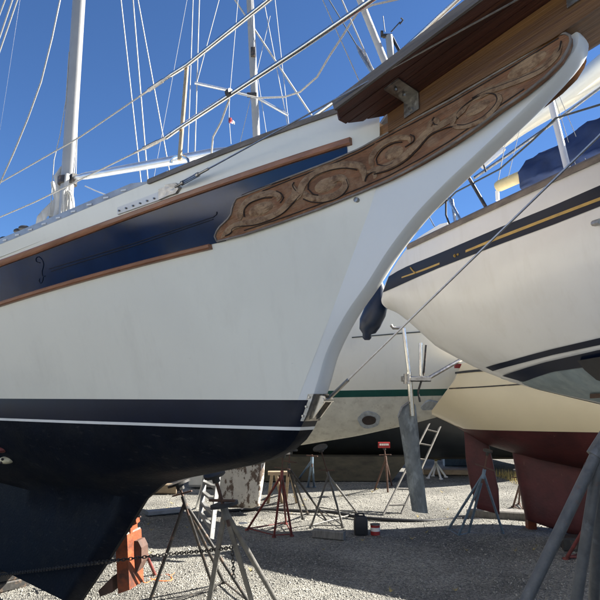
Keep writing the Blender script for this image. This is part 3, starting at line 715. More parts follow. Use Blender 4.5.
right = thing('sailboat', 'white sailboat with navy and gold side stripe and blue boom cover, right edge', 'sailboat', tuple(rb.W(-3, 0, 0)))
us = list(np.linspace(-.47, -.12, 9))+list(np.linspace(-.05, 2, 24))+list(np.linspace(2.3, 9.5, 20))
HF = [0, .004, .015, .035, .07, .11, .16, .22, .3, .4, .5, .6, .7, .8, .9, 1]
def hull2(b):
    rows = {}
    for sd in (1, -1):
        R = []
        for u in us:
            zb = lerp(u, ZB2); zt = ztop2(u); R.append([rb.P(-u, zb+(zt-zb)*h, 0, sd) for h in HF])
        rows[sd] = R; b.grid(R)
    b.grid([[r[-1] for r in rows[1]][9:], [r[-1] for r in rows[-1]][9:]])
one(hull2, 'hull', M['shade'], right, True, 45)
def transom2(b): b.grid([[rb.P(-u, ztop2(u), .001, 1) for u in us[:10]], [rb.P(-u, ztop2(u), .001, -1) for u in us[:10]]])
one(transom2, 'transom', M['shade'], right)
def sstrip(boat, top, bot, name, m, par, off=.003, n=30, rows=4, ext=None):
    def f(b):
        T_ = resample(top, n); B_ = resample(bot, n); g_ = []
        for k in range(rows+1): 
            v = k/rows; r = [boat.wp(t[0]*(1-v)+q[0]*v, t[1]*(1-v)+q[1]*v, off=off) for t, q in zip(T_, B_)]
            g_.append(r)
        b.grid(g_)
    return one(f, name, m, par, True, 60)
sstrip(rb, [(389, 276.5), (398, 271), (408, 266), (439, 253.5), (501, 227), (553, 206), (600, 185.5), (660, 161)], [(383, 292.5), (394, 288), (408, 281.5), (439, 268), (501, 244), (553, 225), (600, 206.5), (660, 186)], 'navy_stripe', M['boot'], right)
sstrip(rb, [(402, 277), (412, 273.4), (425, 268.6), (440, 262.6)], [(402, 278.2), (412, 275), (425, 270.5), (440, 264.6)], 'gold_line', M['gold'], right, .005, 12, 1)
sstrip(rb, [(466, 250.3), (500, 236), (553, 215.5), (600, 197.5), (660, 176)], [(466, 252.6), (500, 239), (553, 218.5), (600, 200.8), (660, 180)], 'gold_line', M['gold'], right, .005, 24, 1)
one(lambda b: b.tube([rb.wp(*p, off=.006) for p in smoothpath([(416, 273), (413, 270.5), (411, 267.5)], 8)], .005, 6), 'gold_scroll', M['gold'], right)
one(lambda b: [b.tube([rb.wp(455+k*3, 256-k*1.3, off=.004), rb.wp(455.8+k*3, 255.6-k*1.3, off=.006)], .010-.003*k, 8) for k in range(2)], 'stripe_dot', M['gold'], right)
sstrip(rb, [(486, 367.5), (495, 364.5), (507, 361.5), (530, 355), (553, 349), (600, 338), (650, 328)], [(493, 371.2), (500, 369), (509, 366.5), (530, 361), (553, 355), (600, 345), (650, 336)], 'upper_boot_stripe', M['boot'], right, .004, 24, 3)
sstrip(rb, [(503, 376), (510, 373.5), (525, 368.5), (545, 362.5), (565, 358), (600, 350), (650, 341)], [(524, 382), (527, 381.2), (535, 378), (553, 372), (570, 369.5), (600, 364), (650, 355)], 'lower_boot_stripe', M['boot'], right, .011, 24, 4)
def bot2(b):
    R = []
    for u in np.linspace(.28, 9, 40):
        zb = lerp(u, ZB2); zt = min(1.70+.04*u, 1.95); zt = max(zb+.01, zt); R.append([rb.P(-u, zb+(zt-zb)*h, .007, 1) for h in np.linspace(0, 1, 9)][::1]+[])
    b.grid(R); b.grid([[rb.W(-(.28+(9-.28)*k/39), sd*max(0.001, (rb.B(-(.28+(9-.28)*k/39), lerp(.28+(9-.28)*k/39, ZB2)+.002))), lerp(.28+(9-.28)*k/39, ZB2)-.002) for k in range(40)] for sd in (1, -1)])
one(bot2, 'bottom_paint', M['afblue'], right, True, 50)
def rail2(b):
    for sd in (1, -1):
        rows = []
        for db, dz in ((.012, -.022), (.018, .004), (.008, .018), (-.03, .018), (-.034, -.01), (.012, -.022)):
            rows.append([rb.W(-u, sd*(Brail2(u)+db), lerp(u, ZR2)+dz) for u in np.linspace(-.12, 9.3, 50)])
        b.grid(rows); b.add([r[0] for r in rows[:-1]], [tuple(range(5))])
one(rail2, 'toe_rail', M['teakw'], right, True, 30)
def keel2(b):
    q = [(2.9, 1.3), (2.7, .12), (6.0, .1), (7.4, 1.3)]
    b.prism([rb.W(-u, -.09, z) for u, z in q], rb.S*.18)
one(keel2, 'keel', M['afblue'], right, False)
one(lambda b: b.prism([rb.W(-u, -.03, z) for u, z in ((1.9, 1.45), (2.0, .25), (2.6, .2), (2.65, 1.45))], rb.S*.06), 'rudder', M['boot'], right, False)
one(lambda b: b.tube([rb.wp(593, 223, off=-.01), rb.wp(604, 222.5, off=.03)], .016, 10), 'hull_fitting', M['steeld'], right)
cab = one(lambda b: b.box(rb.W(-4.6, 0, 2.86), (3.4, .9, .3), rb.F, rb.S, bev=.2), 'cabin', M['offw'], right, False)
one(lambda b: b.prism([rb.wb(px, py, .3) for px, py in ((408, 250), (414, 241), (422, 235), (440, 224), (447, 222.5), (449, 226), (449, 240))], -rb.S*.6), 'cockpit_coaming', M['offw'], right, False)
# stern rail, boom, cover, pole
Y2 = lambda u, bb: rb.W(-u, bb, 0)
def P2(px, py, bb): return rb.wb(px, py, bb)
tube('stern_rail', [P2(456, 228, .46), P2(452, 200, .46), P2(447, 198, .44), P2(430, 203, .3)], .011, M['steel'], right)
tube('stern_rail', [P2(463, 225, .48), P2(450, 201, .46)], .011, M['steel'], right)
tube('stern_rail', [P2(450, 226, .45), P2(446, 215, .46), P2(446, 200, .45)], .007, M['rubber'], right)
tube('stern_strut', [P2(487, 209, .52), P2(469, 178, .52)], .012, M['blackst'], right)
tube('lifeline', [P2(430, 214, .4), P2(449, 199, .45), P2(456, 192, .46), P2(500, 169, .52), P2(532, 141, .6), P2(556, 118, .65), P2(602, 104, .8), P2(640, 92, .9)], .006, M['darkrope'], right, 6)
tube('stern_rope', [P2(440, 233, .2), P2(434, 226, .2), P2(428, 215, .2)], .006, M['steel'], right)
bm0 = P2(497, 187, .05); bm1 = P2(522, 176, .05); bd = (bm1-bm0).normalized()
bmE = bm0+bd*3.4
one(lambda b: b.tube([bm0, bm0+bd*.02, bm1+bd*.1], [.034, .040, .040], 14), 'boom', M['creamtube'], right)
one(lambda b: b.tube([bm0+Vector((0, 0, -.03)), bm0+Vector((0, 0, -.10))], .015, 8), 'boom_block', M['offw'], right)
def cover(b):
    rows = []; L_ = (bmE-bm1).length
    for k in range(60):
        t = k/59; c = bm1+bd*(L_*t); hgt = .065+.20*min(1, t*2.6)+.012*math.sin(k*.9)+.008*math.sin(k*2.3); wd = .06+.035*min(1, t*2)+.008*math.sin(k*2.7)
        if k == 0: hgt, wd = .045, .045
        rows.append([c+rb.S*(wd*math.cos(a)*(1+.16*math.sin(5*a+k*1.1)+.06*math.sin(11*a-k*2)))+Vector((0, 0, (-.055 if a > math.pi else 0)+(hgt*math.sin(a)*(1+.05*math.sin(7*a+k*.8)) if math.sin(a) > 0 else .05*math.sin(a)))) for a in np.linspace(0, 2*math.pi, 37)[:-1]])
    b.grid(rows, 0, True)
one(cover, 'boom_cover', M['canvasb'], right, True, 80)
tube('stern_pole', [P2(568, 171, .62), P2(555, 118, .62), P2(548, 88, .62), P2(540, 50, .62)], .018, M['offw'], right, 10)
tube('topping_lift', [bm0, P2(504, 150, .05), P2(516, 100, .05), P2(535, 0, .05)], .003, M['wirew'], right, 5)
for a, c in (((577, 169), (558, 108)), ((588, 165), (566, 112)), ((508, 178), (522, 120))): tube('backstay', [P2(*a, .1), P2(*c, .1), P2(c[0]*2-a[0], c[1]*2-a[1], .1)], .0022, M['wirew'], right, 5)
tube('mooring_line', [P2(486, 172, .5), P2(482, 160, .52), P2(489, 128, .54), P2(492, 112, .55)], .006, M['blackst'], right, 6)
m2 = rb.W(-4.2, 0, 2.8); tube('mast', [m2, m2+Vector((0, 0, 10.5))], .08, M['mast'], right, 14)

# unseen boat copy added past the right edge to block light
def copy_tree(o, par=None, loc=None):
    c = o.copy(); COL.objects.link(c)
    if par: c.parent = par
    if loc is not None: c.location = loc
    for ch in [k for k in bpy.data.objects if k.parent == o]: copy_tree(ch, c)
    return c
blocker_boat = copy_tree(right, None, right.location+Vector((4.4, -.6, 0)))
blocker_boat['label'] = 'unseen white sailboat with navy stripe, added past the right edge to block light'
bounce_boat = copy_tree(right, None, right.location+Vector((-8.1, -1.4, 0)))  # unseen copy added to reflect sunlight onto the near hull
bounce_boat['label'] = 'unseen white sailboat with navy stripe, added past the left edge to bounce light'
# ================================================================== CREAM BOAT with wind vane gear
def B3(s, z):
    u = -s; zb = lerp(u, [(-.25, 1.36), (0, 1.24), (.35, 1.02), (.9, .86), (1.6, .72), (3, .62), (5, .7), (7, 1.3)]); h = max(0, min(1, (z-zb)/(1.95-zb)))
    return max(.05, min(1.3, .62+.34*(u)-.02*max(u, 0)**2)*(1 if u < 4.2 else max(.05, 1-((u-4.2)/3.4)**2)))*(1-(1-h)**2.4)**.6
cb = Boat((1.86, 7.42), 77, B3)
cream = thing('sailboat', 'cream sailboat with maroon bottom paint, rudder and keel, standing behind at the right', 'sailboat', tuple(cb.W(-2.5, 0, 0)))
ZB3 = [(-.25, 1.36), (0, 1.24), (.35, 1.02), (.9, .86), (1.6, .72), (3, .62), (5, .7), (7, 1.3)]
def hull3(z0f, z1f, name, m, off=0, n=10):
    def f(b):
        rows = {}
        for sd in (1, -1):
            R = []
            for u in list(np.linspace(-.25, 2, 26))+list(np.linspace(2.3, 7.2, 14)):
                zb = max(z0f(u), lerp(u, ZB3)); zt = max(z1f(u), zb+.001); 
                if u < .1: zt = min(zt, 1.87-(.1-u)*1.3); zt = max(zt, zb+.001)
                R.append([cb.P(-u, zb+(zt-zb)*h**1.6, off, sd) for h in np.linspace(0, 1, n)])
            rows[sd] = R; b.grid(R)
        if name == 'topsides': b.grid([[r[-1] for r in rows[1]], [r[-1] for r in rows[-1]]])
        else: b.grid([[r[0] for r in rows[1]], [r[0] for r in rows[-1]]])
    return one(f, name, m, cream, True, 50)
def boot3(u): return 1.205+.012*u
hull3(boot3, lambda u: 1.95+.04*u, 'topsides', M['cream'])
hull3(lambda u: 0, boot3, 'hull_bottom', M['maroon'], 0, 12)
sstrip(cb, [(455, 372), (470, 370), (530, 366), (600, 362)], [(455, 374), (470, 372.3), (530, 368.5), (600, 365)], 'rub_rail', M['blackst'], cream, .012, 16, 2)
sstrip(cb, [(449, 388), (480, 386.4), (530, 383), (600, 380)], [(449, 389.2), (480, 387.6), (530, 384.4), (600, 381.4)], 'cove_stripe', M['blackst'], cream, .004, 16, 1)
def plate(boat, px, name, m, par, th=.10, bb=0.0):
    q = [boat.hb(x, y, bb+th/2) for x, y in px]
    def f(b):
        n = len(q); c = (sum(a[0] for a in q)/n, sum(a[1] for a in q)/n); rows = []
        for k, t in ((1.0, 0), (.97, .6), (.85, 1)): pass
        A_ = []
        for sgn in (1, -1):
            A_ = [[boat.W(c[0]+(x-c[0])*k, bb+sgn*th/2*t, c[1]+(z-c[1])*(k if k < 1 else 1)) for x, z in q] for k, t in ((1, .25), (.96, .7), (.84, 1), (.5, 1.08), (.01, 1.1))]
            b.grid(A_, 0, True)
        b.grid([[boat.W(x, bb+sgn*th/8, z) for x, z in q] for sgn in (1, -1)], 0, True)
    return one(f, name, m, par, True, 40)
plate(cb, [(464, 430), (466, 460), (470, 485), (477, 509), (500, 515), (499, 490), (494, 466), (488, 440), (487, 425)], 'rudder', M['maroon'], cream, .08)
plate(cb, [(512, 430), (514, 456), (518, 478), (524, 505), (527, 521), (555, 531), (582, 539), (640, 556), (720, 560), (760, 520), (770, 470), (700, 450), (600, 440)], 'keel', M['maroon'], cream, .22)
sk = one(lambda b: b.tube([cb.wb(p[0], p[1], 0) for p in ((488, 448), (478, 436))], .02, 8), 'rudder_stock', M['steel'], cream)
# the vane gear: two upright tubes, clamp bracket, struts, and a long weathered blade
VY = 6.75
vg = one(lambda b: b.box(at(416, 379, VY), (.32, .09, .06), (1, .1, 0), bev=.2), 'vane_bracket', M['steeld'], cream, False)
for (a, c) in (((403.5, 328), (409, 372)), ((409, 372), (412, 416)), ((420.5, 343), (421, 378))): tube('vane_tube', [at(*a, VY), at(*c, VY)], .022 if a[0] != 409 else .03, M['steel'], vg, 10)
tube('vane_strut', [at(427, 379, VY), at(455, 363, VY+.1), at(480, 349, VY+.3)], .022, M['steeld'], vg)
tube('vane_strut', [at(420, 402, VY), at(418, 392, VY), at(424, 372, VY), at(426, 345, VY)], .012, M['blackst'], vg, 6)
tube('vane_arm', [at(391, 325, VY), at(393, 328, VY), at(404, 328, VY)], .018, M['steeld'], vg)
one(lambda b: b.tube([at(407, 374, VY-.05), at(407, 384, VY-.05)], .04, 12), 'vane_clamp', M['steeld'], vg)
def blade(b):
    L_ = [(408, 402), (402, 408), (398, 417), (401, 436), (404, 455), (407, 480), (410, 498), (412, 511)]
    R_ = [(413, 402), (416, 406), (417, 417), (419, 436), (420.5, 460), (424, 480), (426, 498), (428, 513.5)]
    rows = []
    for l, r in zip(L_, R_):
        a = at(*l, VY+.02); c = at(*r, VY+.02); m_ = (a+c)/2; w = (c-a); th = Vector((0, 1, 0))
        rows.append([a, a+w*.15-th*.022, a+w*.4-th*.034, a+w*.8-th*.02, c, a+w*.8+th*.02, a+w*.4+th*.034, a+w*.15+th*.022])
    b.grid(rows, 0, True); b.add(rows[-1], [tuple(range(8))]); b.add(rows[0], [tuple(range(8))])
one(blade, 'vane_blade', M['vane'], cream, True, 50)
one(lambda b: b.tube([at(398, 417, VY-.02), at(402, 407, VY-.03), at(409, 402, VY-.03)], .010, 6), 'blade_edging', M['steeld'], cream)
one(lambda b: b.box(at(459, 366, 6.95), (.10, .05, .05)), 'stern_lamp', M['redpl'], cream, False)

# ================================================================== GREEN-STRIPE BOAT behind
ZB4 = [(-.9, 1.75), (-.3, 1.45), (0, 1.36), (.5, 1.22), (1.2, 1.06), (2.0, .92), (3, .86), (5, .84), (8, .9), (9.5, 1.5)]
def B4(s, z):
    zb = lerp(s, ZB4); h = max(0, min(1, (z-zb)/(2.7-zb))); u = max(0, s+.9*h)
    return (.04+1.25*(1-math.exp(-u*.42)))*max(0, 1-(1-h)**2.6)**.62*(1 if s < 6.5 else max(.1, 1-((s-6.5)/3.2)**2))
gb = Boat((1.88, 7.75), 72, B4)
greenb = thing('sailboat', 'white sailboat with green waterline stripe and round thruster hole, behind the nearest bow', 'sailboat', tuple(gb.W(3, 0, 0)))
S4 = list(np.linspace(-.85, 3, 30))+list(np.linspace(3.3, 9.5, 16))
def hull4(z0f, z1f, name, m, n=10, off=0):
    def f(b):
        rows = {}
        for sd in (1, -1):
            R = []
            for s in S4:
                zb = max(z0f(s), lerp(s, ZB4)); zt = max(z1f(s), zb+.001); R.append([gb.P(s, zb+(zt-zb)*h**1.5, off, sd) for h in np.linspace(0, 1, n)])
            rows[sd] = R; b.grid(R)
        if name == 'topsides': b.grid([[r[-1] for r in rows[1]], [r[-1] for r in rows[-1]]])
        b.grid([[r[0] for r in rows[1]], [r[0] for r in rows[-1]]]); b.grid([rows[1][-1], rows[-1][-1]]); b.grid([rows[1][0], rows[-1][0]])
    return one(f, name, m, greenb, True, 50)
def gst(s): return 1.575-.018*(s-1)
hull4(lambda s: gst(s)+.085, lambda s: 2.66, 'topsides', M['gel'], 12)
hull4(gst, lambda s: gst(s)+.085, 'green_stripe', M['green'], 3)
hull4(lambda s: 0, gst, 'hull_bottom', M['bare'], 14)
pc = gb.wp(369, 420, off=.003); 
def disc(b, c, n_, r, sx=1, k=18, jag=0.0):
    n_ = Vector(n_).normalized(); u = n_.cross(Vector((0, 0, 1))).normalized(); w = u.cross(n_)
    ring = [c+u*math.cos(a)*r*sx*(1+jag*math.sin(a*7+1)+jag*.6*math.sin(a*3))+w*math.sin(a)*r*(1+jag*math.cos(a*5)) for a in np.linspace(0, 2*math.pi, k+1)[:-1]]
    b.add(ring+[p-n_*.03 for p in ring], [tuple(range(k))]+[(i, (i+1) % k, k+(i+1) % k, k+i) for i in range(k)])
ncam = (gb.wp(375, 420)-gb.wp(363, 420)).cross(gb.wp(369, 414)-gb.wp(369, 426)); ncam = ncam if ncam.dot(EYEV-pc) > 0 else -ncam
ncam.normalize()
one(lambda b: disc(b, pc+ncam*.006, ncam, .135, 1.05, 30, .05), 'primer_patch', M['primer'], greenb, False)
one(lambda b: disc(b, pc+ncam*.012, ncam, .072, 1.25, 24, .02), 'thruster_tunnel', M['blackhole'], greenb, False)
p5 = gb.wp(431, 408, off=.004)
one(lambda b: disc(b, p5+ncam*.004, ncam, .11, 1.1, 26, .08), 'primer_patch', M['primer'], greenb, False)
sstrip(gb, [(352, 337), (400, 333), (440, 330)], [(352, 338.2), (400, 334.2), (440, 331.2)], 'side_rope', M['darkrope'], greenb, .01, 10, 1)
plate(gb, [(216, 440), (214, 480), (213, 508), (250, 509), (257, 507), (261, 480), (263, 450), (266, 420)], 'keel', M['peel'], greenb, .16)
one(lambda b: b.tube([gb.W(s, gb.B(s, 2.66), 2.68) for s in np.linspace(-.8, 9, 20)], .03, 6), 'toe_rail', M['teakw'], greenb)
# the mast with its spreaders and shrouds
def mast_thing(label, base, top, r, spr, shr, name='boat_mast', flag=None):
    t = thing(name, label, 'mast', tuple(base), 'masts and rigging of boats standing behind')
    tube('spar', [base, base+(top-base)*1.25], r, M['mast'], t, 14)
    for s_ in spr: tube('spreader', s_, r*.42, M['alu'], t, 8)
    for s_, rr in shr: tube('shroud', s_, rr, M['wirew'], t, 5)
    return t
Ym = 9.3
def ext(p, q, t0, t1): return [p+(q-p)*t0, p+(q-p)*t1]
bs = at(259.5, 200, Ym); tp = at(250, 0, Ym); bs = bs+(bs-tp)*.25; bs.z = max(bs.z, 2.7)
m2t = mast_thing('silver mast with one pair of spreaders above the middle of the near deck', bs, tp+(tp-bs)*1.2, .062,
  [[at(195, 83, Ym), at(254, 96, Ym)], [at(254, 96, Ym), at(288, 115, Ym)]],
  [(ext(at(195, 150, Ym), at(199.3, 0, Ym), -.3, 1.6), .010), (ext(at(188, 150, Ym), at(193, 0, Ym), -.3, 1.6), .008),
   (ext(at(197, 82, Ym), at(219, 0, Ym), 0, 1.6), .007), (ext(at(288, 127, Ym), at(264, 2, Ym), 0, 1.5), .007), (ext(at(289, 127, Ym), at(275, 0, Ym), -.1, 1.5), .006),
   (ext(at(314, 119, Ym), at(235, 0, Ym), -.6, 1.5), .016), (ext(at(267, 137, Ym), at(257, 72, Ym), -.5, 2), .005), (ext(at(239, 147, Ym), at(249, 105, Ym), -.5, 3.2), .005)])
one(lambda b: b.box(at(253, 52, Ym-.08), (.07, .06, .16)), 'mast_light', M['blackst'], m2t, False)
one(lambda b: b.box(at(252, 95, Ym-.05), (.16, .08, .06)), 'spreader_root', M['blackst'], m2t, False)
# flag with its halyard
fl = thing('burgee', 'small red and white flag hanging on a thin halyard below the left spreader', 'flag', tuple(at(231, 121, 8.9)))
one(lambda b: b.grid([[at(228.5+3.2*i/3, 117+i*.3+(5.5)*j/3, 8.9+.03*math.sin(i*2+j)) for i in range(4)] for j in range(4)]), 'red_cloth', M['redpl'], fl)
one(lambda b: b.grid([[at(231.9+3.0*i/3, 119+i*1.0+(4.5-i*.6)*j/3, 8.9+.03*math.sin(i*2+j+2)) for i in range(4)] for j in range(4)]), 'white_cloth', M['offw'], fl)
tube('halyard', [at(231, 144, 8.92), at(229, 118, 8.92), at(229.5, 97, 8.92), at(238, 0, 8.92)], .005, M['wirew'], fl, 5)
# shrouds left of centre belong to another, unseen hull: its mast stands off-frame
Yn = 7.6
def stayset(label, lines, Y, cat='rigging'):
    t = thing('rigging', label, cat, tuple(at(lines[0][0][0], lines[0][0][1], Y)), 'masts and rigging of boats standing behind')
    for a, c, r in lines: tube('shroud', ext(at(*a, Y), at(*c, Y), -.25, 1.8), r, M['wirew'], t, 5)
stayset('three thin steep wires rising between the left mast and the stanchion', [((141, 182), (121, 0), .008), ((148, 182), (133, 0), .009), ((167, 158), (138, 0), .008)], Yn)
stayset('very thin faint wire rising beside the forward stanchion', [((160, 145), (187, 0), .004)], 12)
m4b = at(404, 170, 17); m4t = at(389, 36, 17)
t4 = thing('boat_mast', 'far masthead with wind instruments and antenna, poking above the bowsprit platform edge', 'mast', tuple(m4b), 'masts and rigging of boats standing behind')
tube('spar', [m4b, m4t], .11, M['mast'], t4, 12)
tube('spar', [at(392, 90, 17), at(387, 36, 17)], .05, M['mast'], t4, 8)
one(lambda b: (b.box(m4t+Vector((-.05, 0, 0)), (.28, .12, .10)), b.tube([at(385, 32, 17), at(383, 16, 17)], .012, 5), b.tube([at(391, 32, 17), at(400, 22, 17)], .02, 5), b.tube([at(400, 24, 17), at(403, 20, 17), at(401, 18, 17)], .025, 5), b.box(at(382, 34, 17), (.08, .08, .2))), 'masthead_instruments', M['blackst'], t4, False)
tube('forestay', [at(406, 63, 17), at(402, 56, 17), at(395, 43, 17), at(392, 37, 17)], .05, M['rubber'], t4, 6)
# white sloping boat beyond the stem head
nd = Vector((0, 0, 0))
def dingf(b):
    ax = [(462, 178), (474, 172), (490, 158), (520, 133), (560, 104), (600, 72), (650, 34), (700, -4)]; rr = [.01, .05, .09, .14, .17, .19, .2, .15]
    rows = []
    pts = smoothpath(ax, 24); 
    for i, p in enumerate(pts):
        c = at(p[0], p[1]-4, 5.1-.02*i); r = np.interp(i/23, np.linspace(0, 1, len(rr)), rr)
        rows.append([c+Vector((0, math.cos(a)*r*1.3, 0))+Vector((.62, 0, -.78))*(math.sin(a)*r*(.75 if math.sin(a) > 0 else .55)) for a in np.linspace(0, 2*math.pi, 21)[:-1]])
    b.grid(rows, 0, True)
dn = thing('dinghy', 'white overhanging dinghy hull slung up beyond the stem head, upper right', 'dinghy', tuple(at(540, 110, 5)))
one(dingf, 'hull', M['gel'], dn, True, 70)
one(lambda b: b.box(at(493, 158, 4.78), (.24, .06, .035), at(503, 152, 4.78)-at(478, 172, 4.78), bev=.2), 'skeg', M['offw'], dn, False)
tube('rub_line', [at(474, 178, 4.86), at(502, 159, 4.86), at(560, 118, 4.8), at(600, 88, 4.8), at(660, 42, 4.8)], .012, M['steeld'], dn)

# ================================================================== navy fender
fdr = thing('fender', 'navy blue fender hanging between the nearest stem and the striped hull', 'fender', tuple(at(370, 318, 4.6)))
def fend(b):
    c = [(380, 282, .02), (380, 290, .05), (379, 300, .075), (375, 312, .088), (370, 323, .085), (367.5, 331, .065), (367, 334, .035), (367, 338, .034), (367, 340, .02)]
    b.tube([at(x, y, 4.6) for x, y, r in c], [r for x, y, r in c], 16)
one(fend, 'body', M['fender'], fdr, True, 60)
tube('lanyard', [at(380, 283, 4.6), at(388, 255, 4.55), at(398, 243, 4.5)], .006, M['darkrope'], fdr)

# ================================================================== jack stands
def stand(label, head, feet, r, m, pad=True, collar=None, bars=True, name='jack_stand', padm=None, bar_z=.03, headr=.09, post=None, handle=True):
    """head: top point; feet: ground points; legs meet at the collar below the head"""
    t = thing(name, label, 'jack stand', tuple(sum((Vector(f) for f in feet), Vector())/len(feet)), 'jack stands propping the hulls')
    head = Vector(head); col = Vector(collar) if collar is not None else head-Vector((0, 0, .25))
    up = (head-col).normalized()
    tube('screw_rod', [col-up*.12, head-up*.01], r*.62, M['rust'], t)
    one(lambda b: (b.tube([col-up*.07, col+up*.03], r*1.35, 10)), 'collar', m, t)
    if pad:
        one(lambda b: (b.tube([head-up*.018, head], headr, 12), b.tube([head-up*.06, head-up*.018], headr*.35, 8)), 'pad', padm or M['blackst'], t)
    if handle: hv = up.cross(Vector((.6, .8, 0))).normalized(); tube('handle', [col+up*.05-hv*.11, col+up*.05+hv*.11], r*.5, M['rust'], t, 6)
    legs = []
    for f in feet:
        f = Vector(f); d = (f-col).normalized(); tube('leg', [col-up*.02+d*.0, f], r, m, t, 10)
        one(lambda b: b.tube([f-Vector((0, 0, .006)), f+Vector((0, 0, .012))], r*1.9, 10), 'foot', m, t)
    if bars:
        for i in range(len(feet)):
            a = Vector(feet[i]); c = Vector(feet[(i+1) % len(feet)]); k = bar_z
            p = a+(col-a)*k; q = c+(col-c)*k; tube('brace', [p, q], r*.6, m, t, 6)
    return t
G = gnd
stand('black jack stand with crossed legs under the forefoot, left of the ladder', at(178.5, 482, 4.75), [G(146, 612), G(214, 590), G(224, 583), G(250, 604)], .013, M['blackst'], collar=at(184, 500, 4.75))
stand('large galvanised jack stand with round plate, nearest under the forefoot', at(214, 473, 3.9), [G(206, 618), G(258, 622), G(286, 618)], .018, M['gal'], collar=at(224, 508, 3.95), headr=.07)
one(lambda b: b.tube([at(224, 503, 3.95), at(224.5, 506, 3.95)], .09, 14), 'round_plate', M['rubber'], bpy.data.objects[[o.name for o in COL.objects if o.name.startswith('jack_stand')][-1]])
stand('faded red jack stand under the bow, left of the black canister', at(283, 452, 6.9), [G(247, 530), G(274, 537), G(292, 536), G(286, 524)], .013, M['redst'], collar=at(282, 473, 6.9))
stand('slim black jack stand just behind the faded red one', at(290, 449, 7.2), [G(308, 514), G(327, 521), G(303, 519)], .013, M['blackst'], collar=at(289, 466, 7.2), bars=False)
stand('dark grey jack stand with a base bar beside the black canister', at(320, 447, 7.4), [G(343, 527), G(311, 527), G(358, 514), G(317, 508)], .013, M['gal'], collar=at(328, 474, 7.5), padm=M['blackst'])
stand('pale blue jack stand far under the dark hull', at(312, 454, 9.8), [G(298, 480), G(308, 487), G(314, 487)], .018, M['bluest'], collar=at(312, 459, 9.8), bars=False, pad=False)
g7 = stand('thin jack stand carrying a red pad before the dark hull', at(384, 446, 10.0), [G(374, 492), G(388, 494), G(392, 486)], .016, M['rust'], collar=at(385.5, 458, 10), headr=.07)
one(lambda b: b.box(at(384, 445, 9.95), (.19, .05, .09), bev=.08), 'red_pad', M['redpl'], g7, False)
one(lambda b: [b.box(at(380.3+k*1.9, 444.6, 9.92), (.022, .004, .03)) for k in range(5)], 'pad_lettering', M['offw'], bpy.data.objects[g7.name], False)
stand('blue grey jack stand at the maroon rudder', at(488, 450, 6.55), [G(447, 531), G(458, 537), G(468, 535), G(504, 536)], .014, M['bluest'], collar=at(484, 472, 6.6), headr=.05, padm=M['blackst'])
stand('small rusty jack stand between rudder and keel of the cream boat', at(520, 470, 8.3), [G(513, 507), G(524, 512), G(519, 504)], .014, M['rust'], collar=at(520, 482, 8.3))
stand('red jack stand leg standing right of the cream keel', at(600, 470, 5.9), [G(566, 559), G(640, 560), G(610, 548)], .018, M['redst'], collar=at(603, 495, 5.9))
# foreground galvanised stand at the right edge
stand('big galvanised jack stand close by at the right edge', at(640, 384, 2.25), [at(510, 634, 2.2), at(571, 634, 2.35), at(592, 640, 2.6)], .021, M['gal'], collar=at(604, 440, 2.25), pad=True, padm=M['rubber'], headr=.09, bars=False, handle=False)
pd = thing('support_pad', 'black angled support pad against the striped hull, right edge', 'pad', tuple(rb.wp(596, 375)))
one(lambda b: b.prism([rb.wp(*p, off=.01) for p in ((581, 361), (590, 359.5), (622, 354), (622, 388), (600, 380), (588, 370))], rb.S*.03), 'rubber_face', M['rubber'], pd, False)
one(lambda b: b.prism([rb.wp(*p, off=.005) for p in ((592, 394), (612, 393), (612, 397), (592, 398.5))], rb.S*.02), 'wood_shim', M['rust'], pd, False)
# red leg of the stand behind the orange support
stand('thin red jack stand leg beside the rusty orange support', at(131, 512, 5.4), [G(156, 577), G(120, 560), G(132, 545)], .014, M['redst'], collar=at(134, 524, 5.4), pad=False, bars=False)
stand('white jack stand far off beneath the dark hull beyond the ladder', at(436, 458, 12.5), [G(428, 478), G(441, 479), G(446, 477), G(433, 476)], .02, M['offw'], collar=at(436, 462, 12.5), padm=M['drygrass'], bars=False)

# ================================================================== things on the ground
op = thing('keel_support', 'rusty orange steel keel support beside the dark keel', 'support', tuple(G(122, 588)))
oy = 4.75
def P5(x, y, Y=oy): return at(x, y, Y)
one(lambda b: b.prism([P5(115, 537), P5(127, 535), P5(129.5, 590), P5(118, 594)], Vector((.05, .22, 0))), 'post', M['orange'], op, False)
one(lambda b: b.prism([P5(128, 527, 4.8), P5(130.5, 525, 4.8), P5(131, 588, 4.8), P5(128.5, 590, 4.8)], Vector((.01, .16, 0))), 'flange', M['orange'], op, False)
def rp5(b):
    q = [P5(131, 541, 4.85), P5(138, 541, 4.85), P5(141.5, 548, 4.85), P5(141.5, 562, 4.85), P5(136, 573, 4.85), P5(131, 580, 4.85)]; b.prism(q, Vector((.02, .12, 0)))
one(rp5, 'round_plate', M['rust'], op, False)
one(lambda b: b.prism([P5(98, 591), P5(112, 577), P5(113, 592), P5(100, 597)], Vector((.02, .2, 0))), 'base_plate', M['rust'], op, False)
one(lambda b: b.prism([P5(126, 521), P5(136, 520), P5(136.5, 524), P5(128, 528)], Vector((0, .1, 0))), 'top_lug', M['orange'], op, False)
one(lambda b: b.box(P5(134, 516.5, 4.85), (.035, .05, .035), bev=.1), 'white_cap', M['offw'], op, False)
one(lambda b: b.prism([P5(126.5, 536), P5(115, 537), P5(114.5, 534.5), P5(126, 533.5)], Vector((.05, .22, 0))), 'top_board', M['woodg'], op, False)
kb = thing('keel_block', 'stack of timber blocks under the near keel', 'timber block', tuple(mb.W(2.7, 0, 0)))
for k in range(2): one(lambda b: b.box(mb.W(3.5, 0, .04+.08*k), (.30, .34, .075), mb.F if k % 2 else mb.S, None), 'timber', M['blackst'], kb, False)
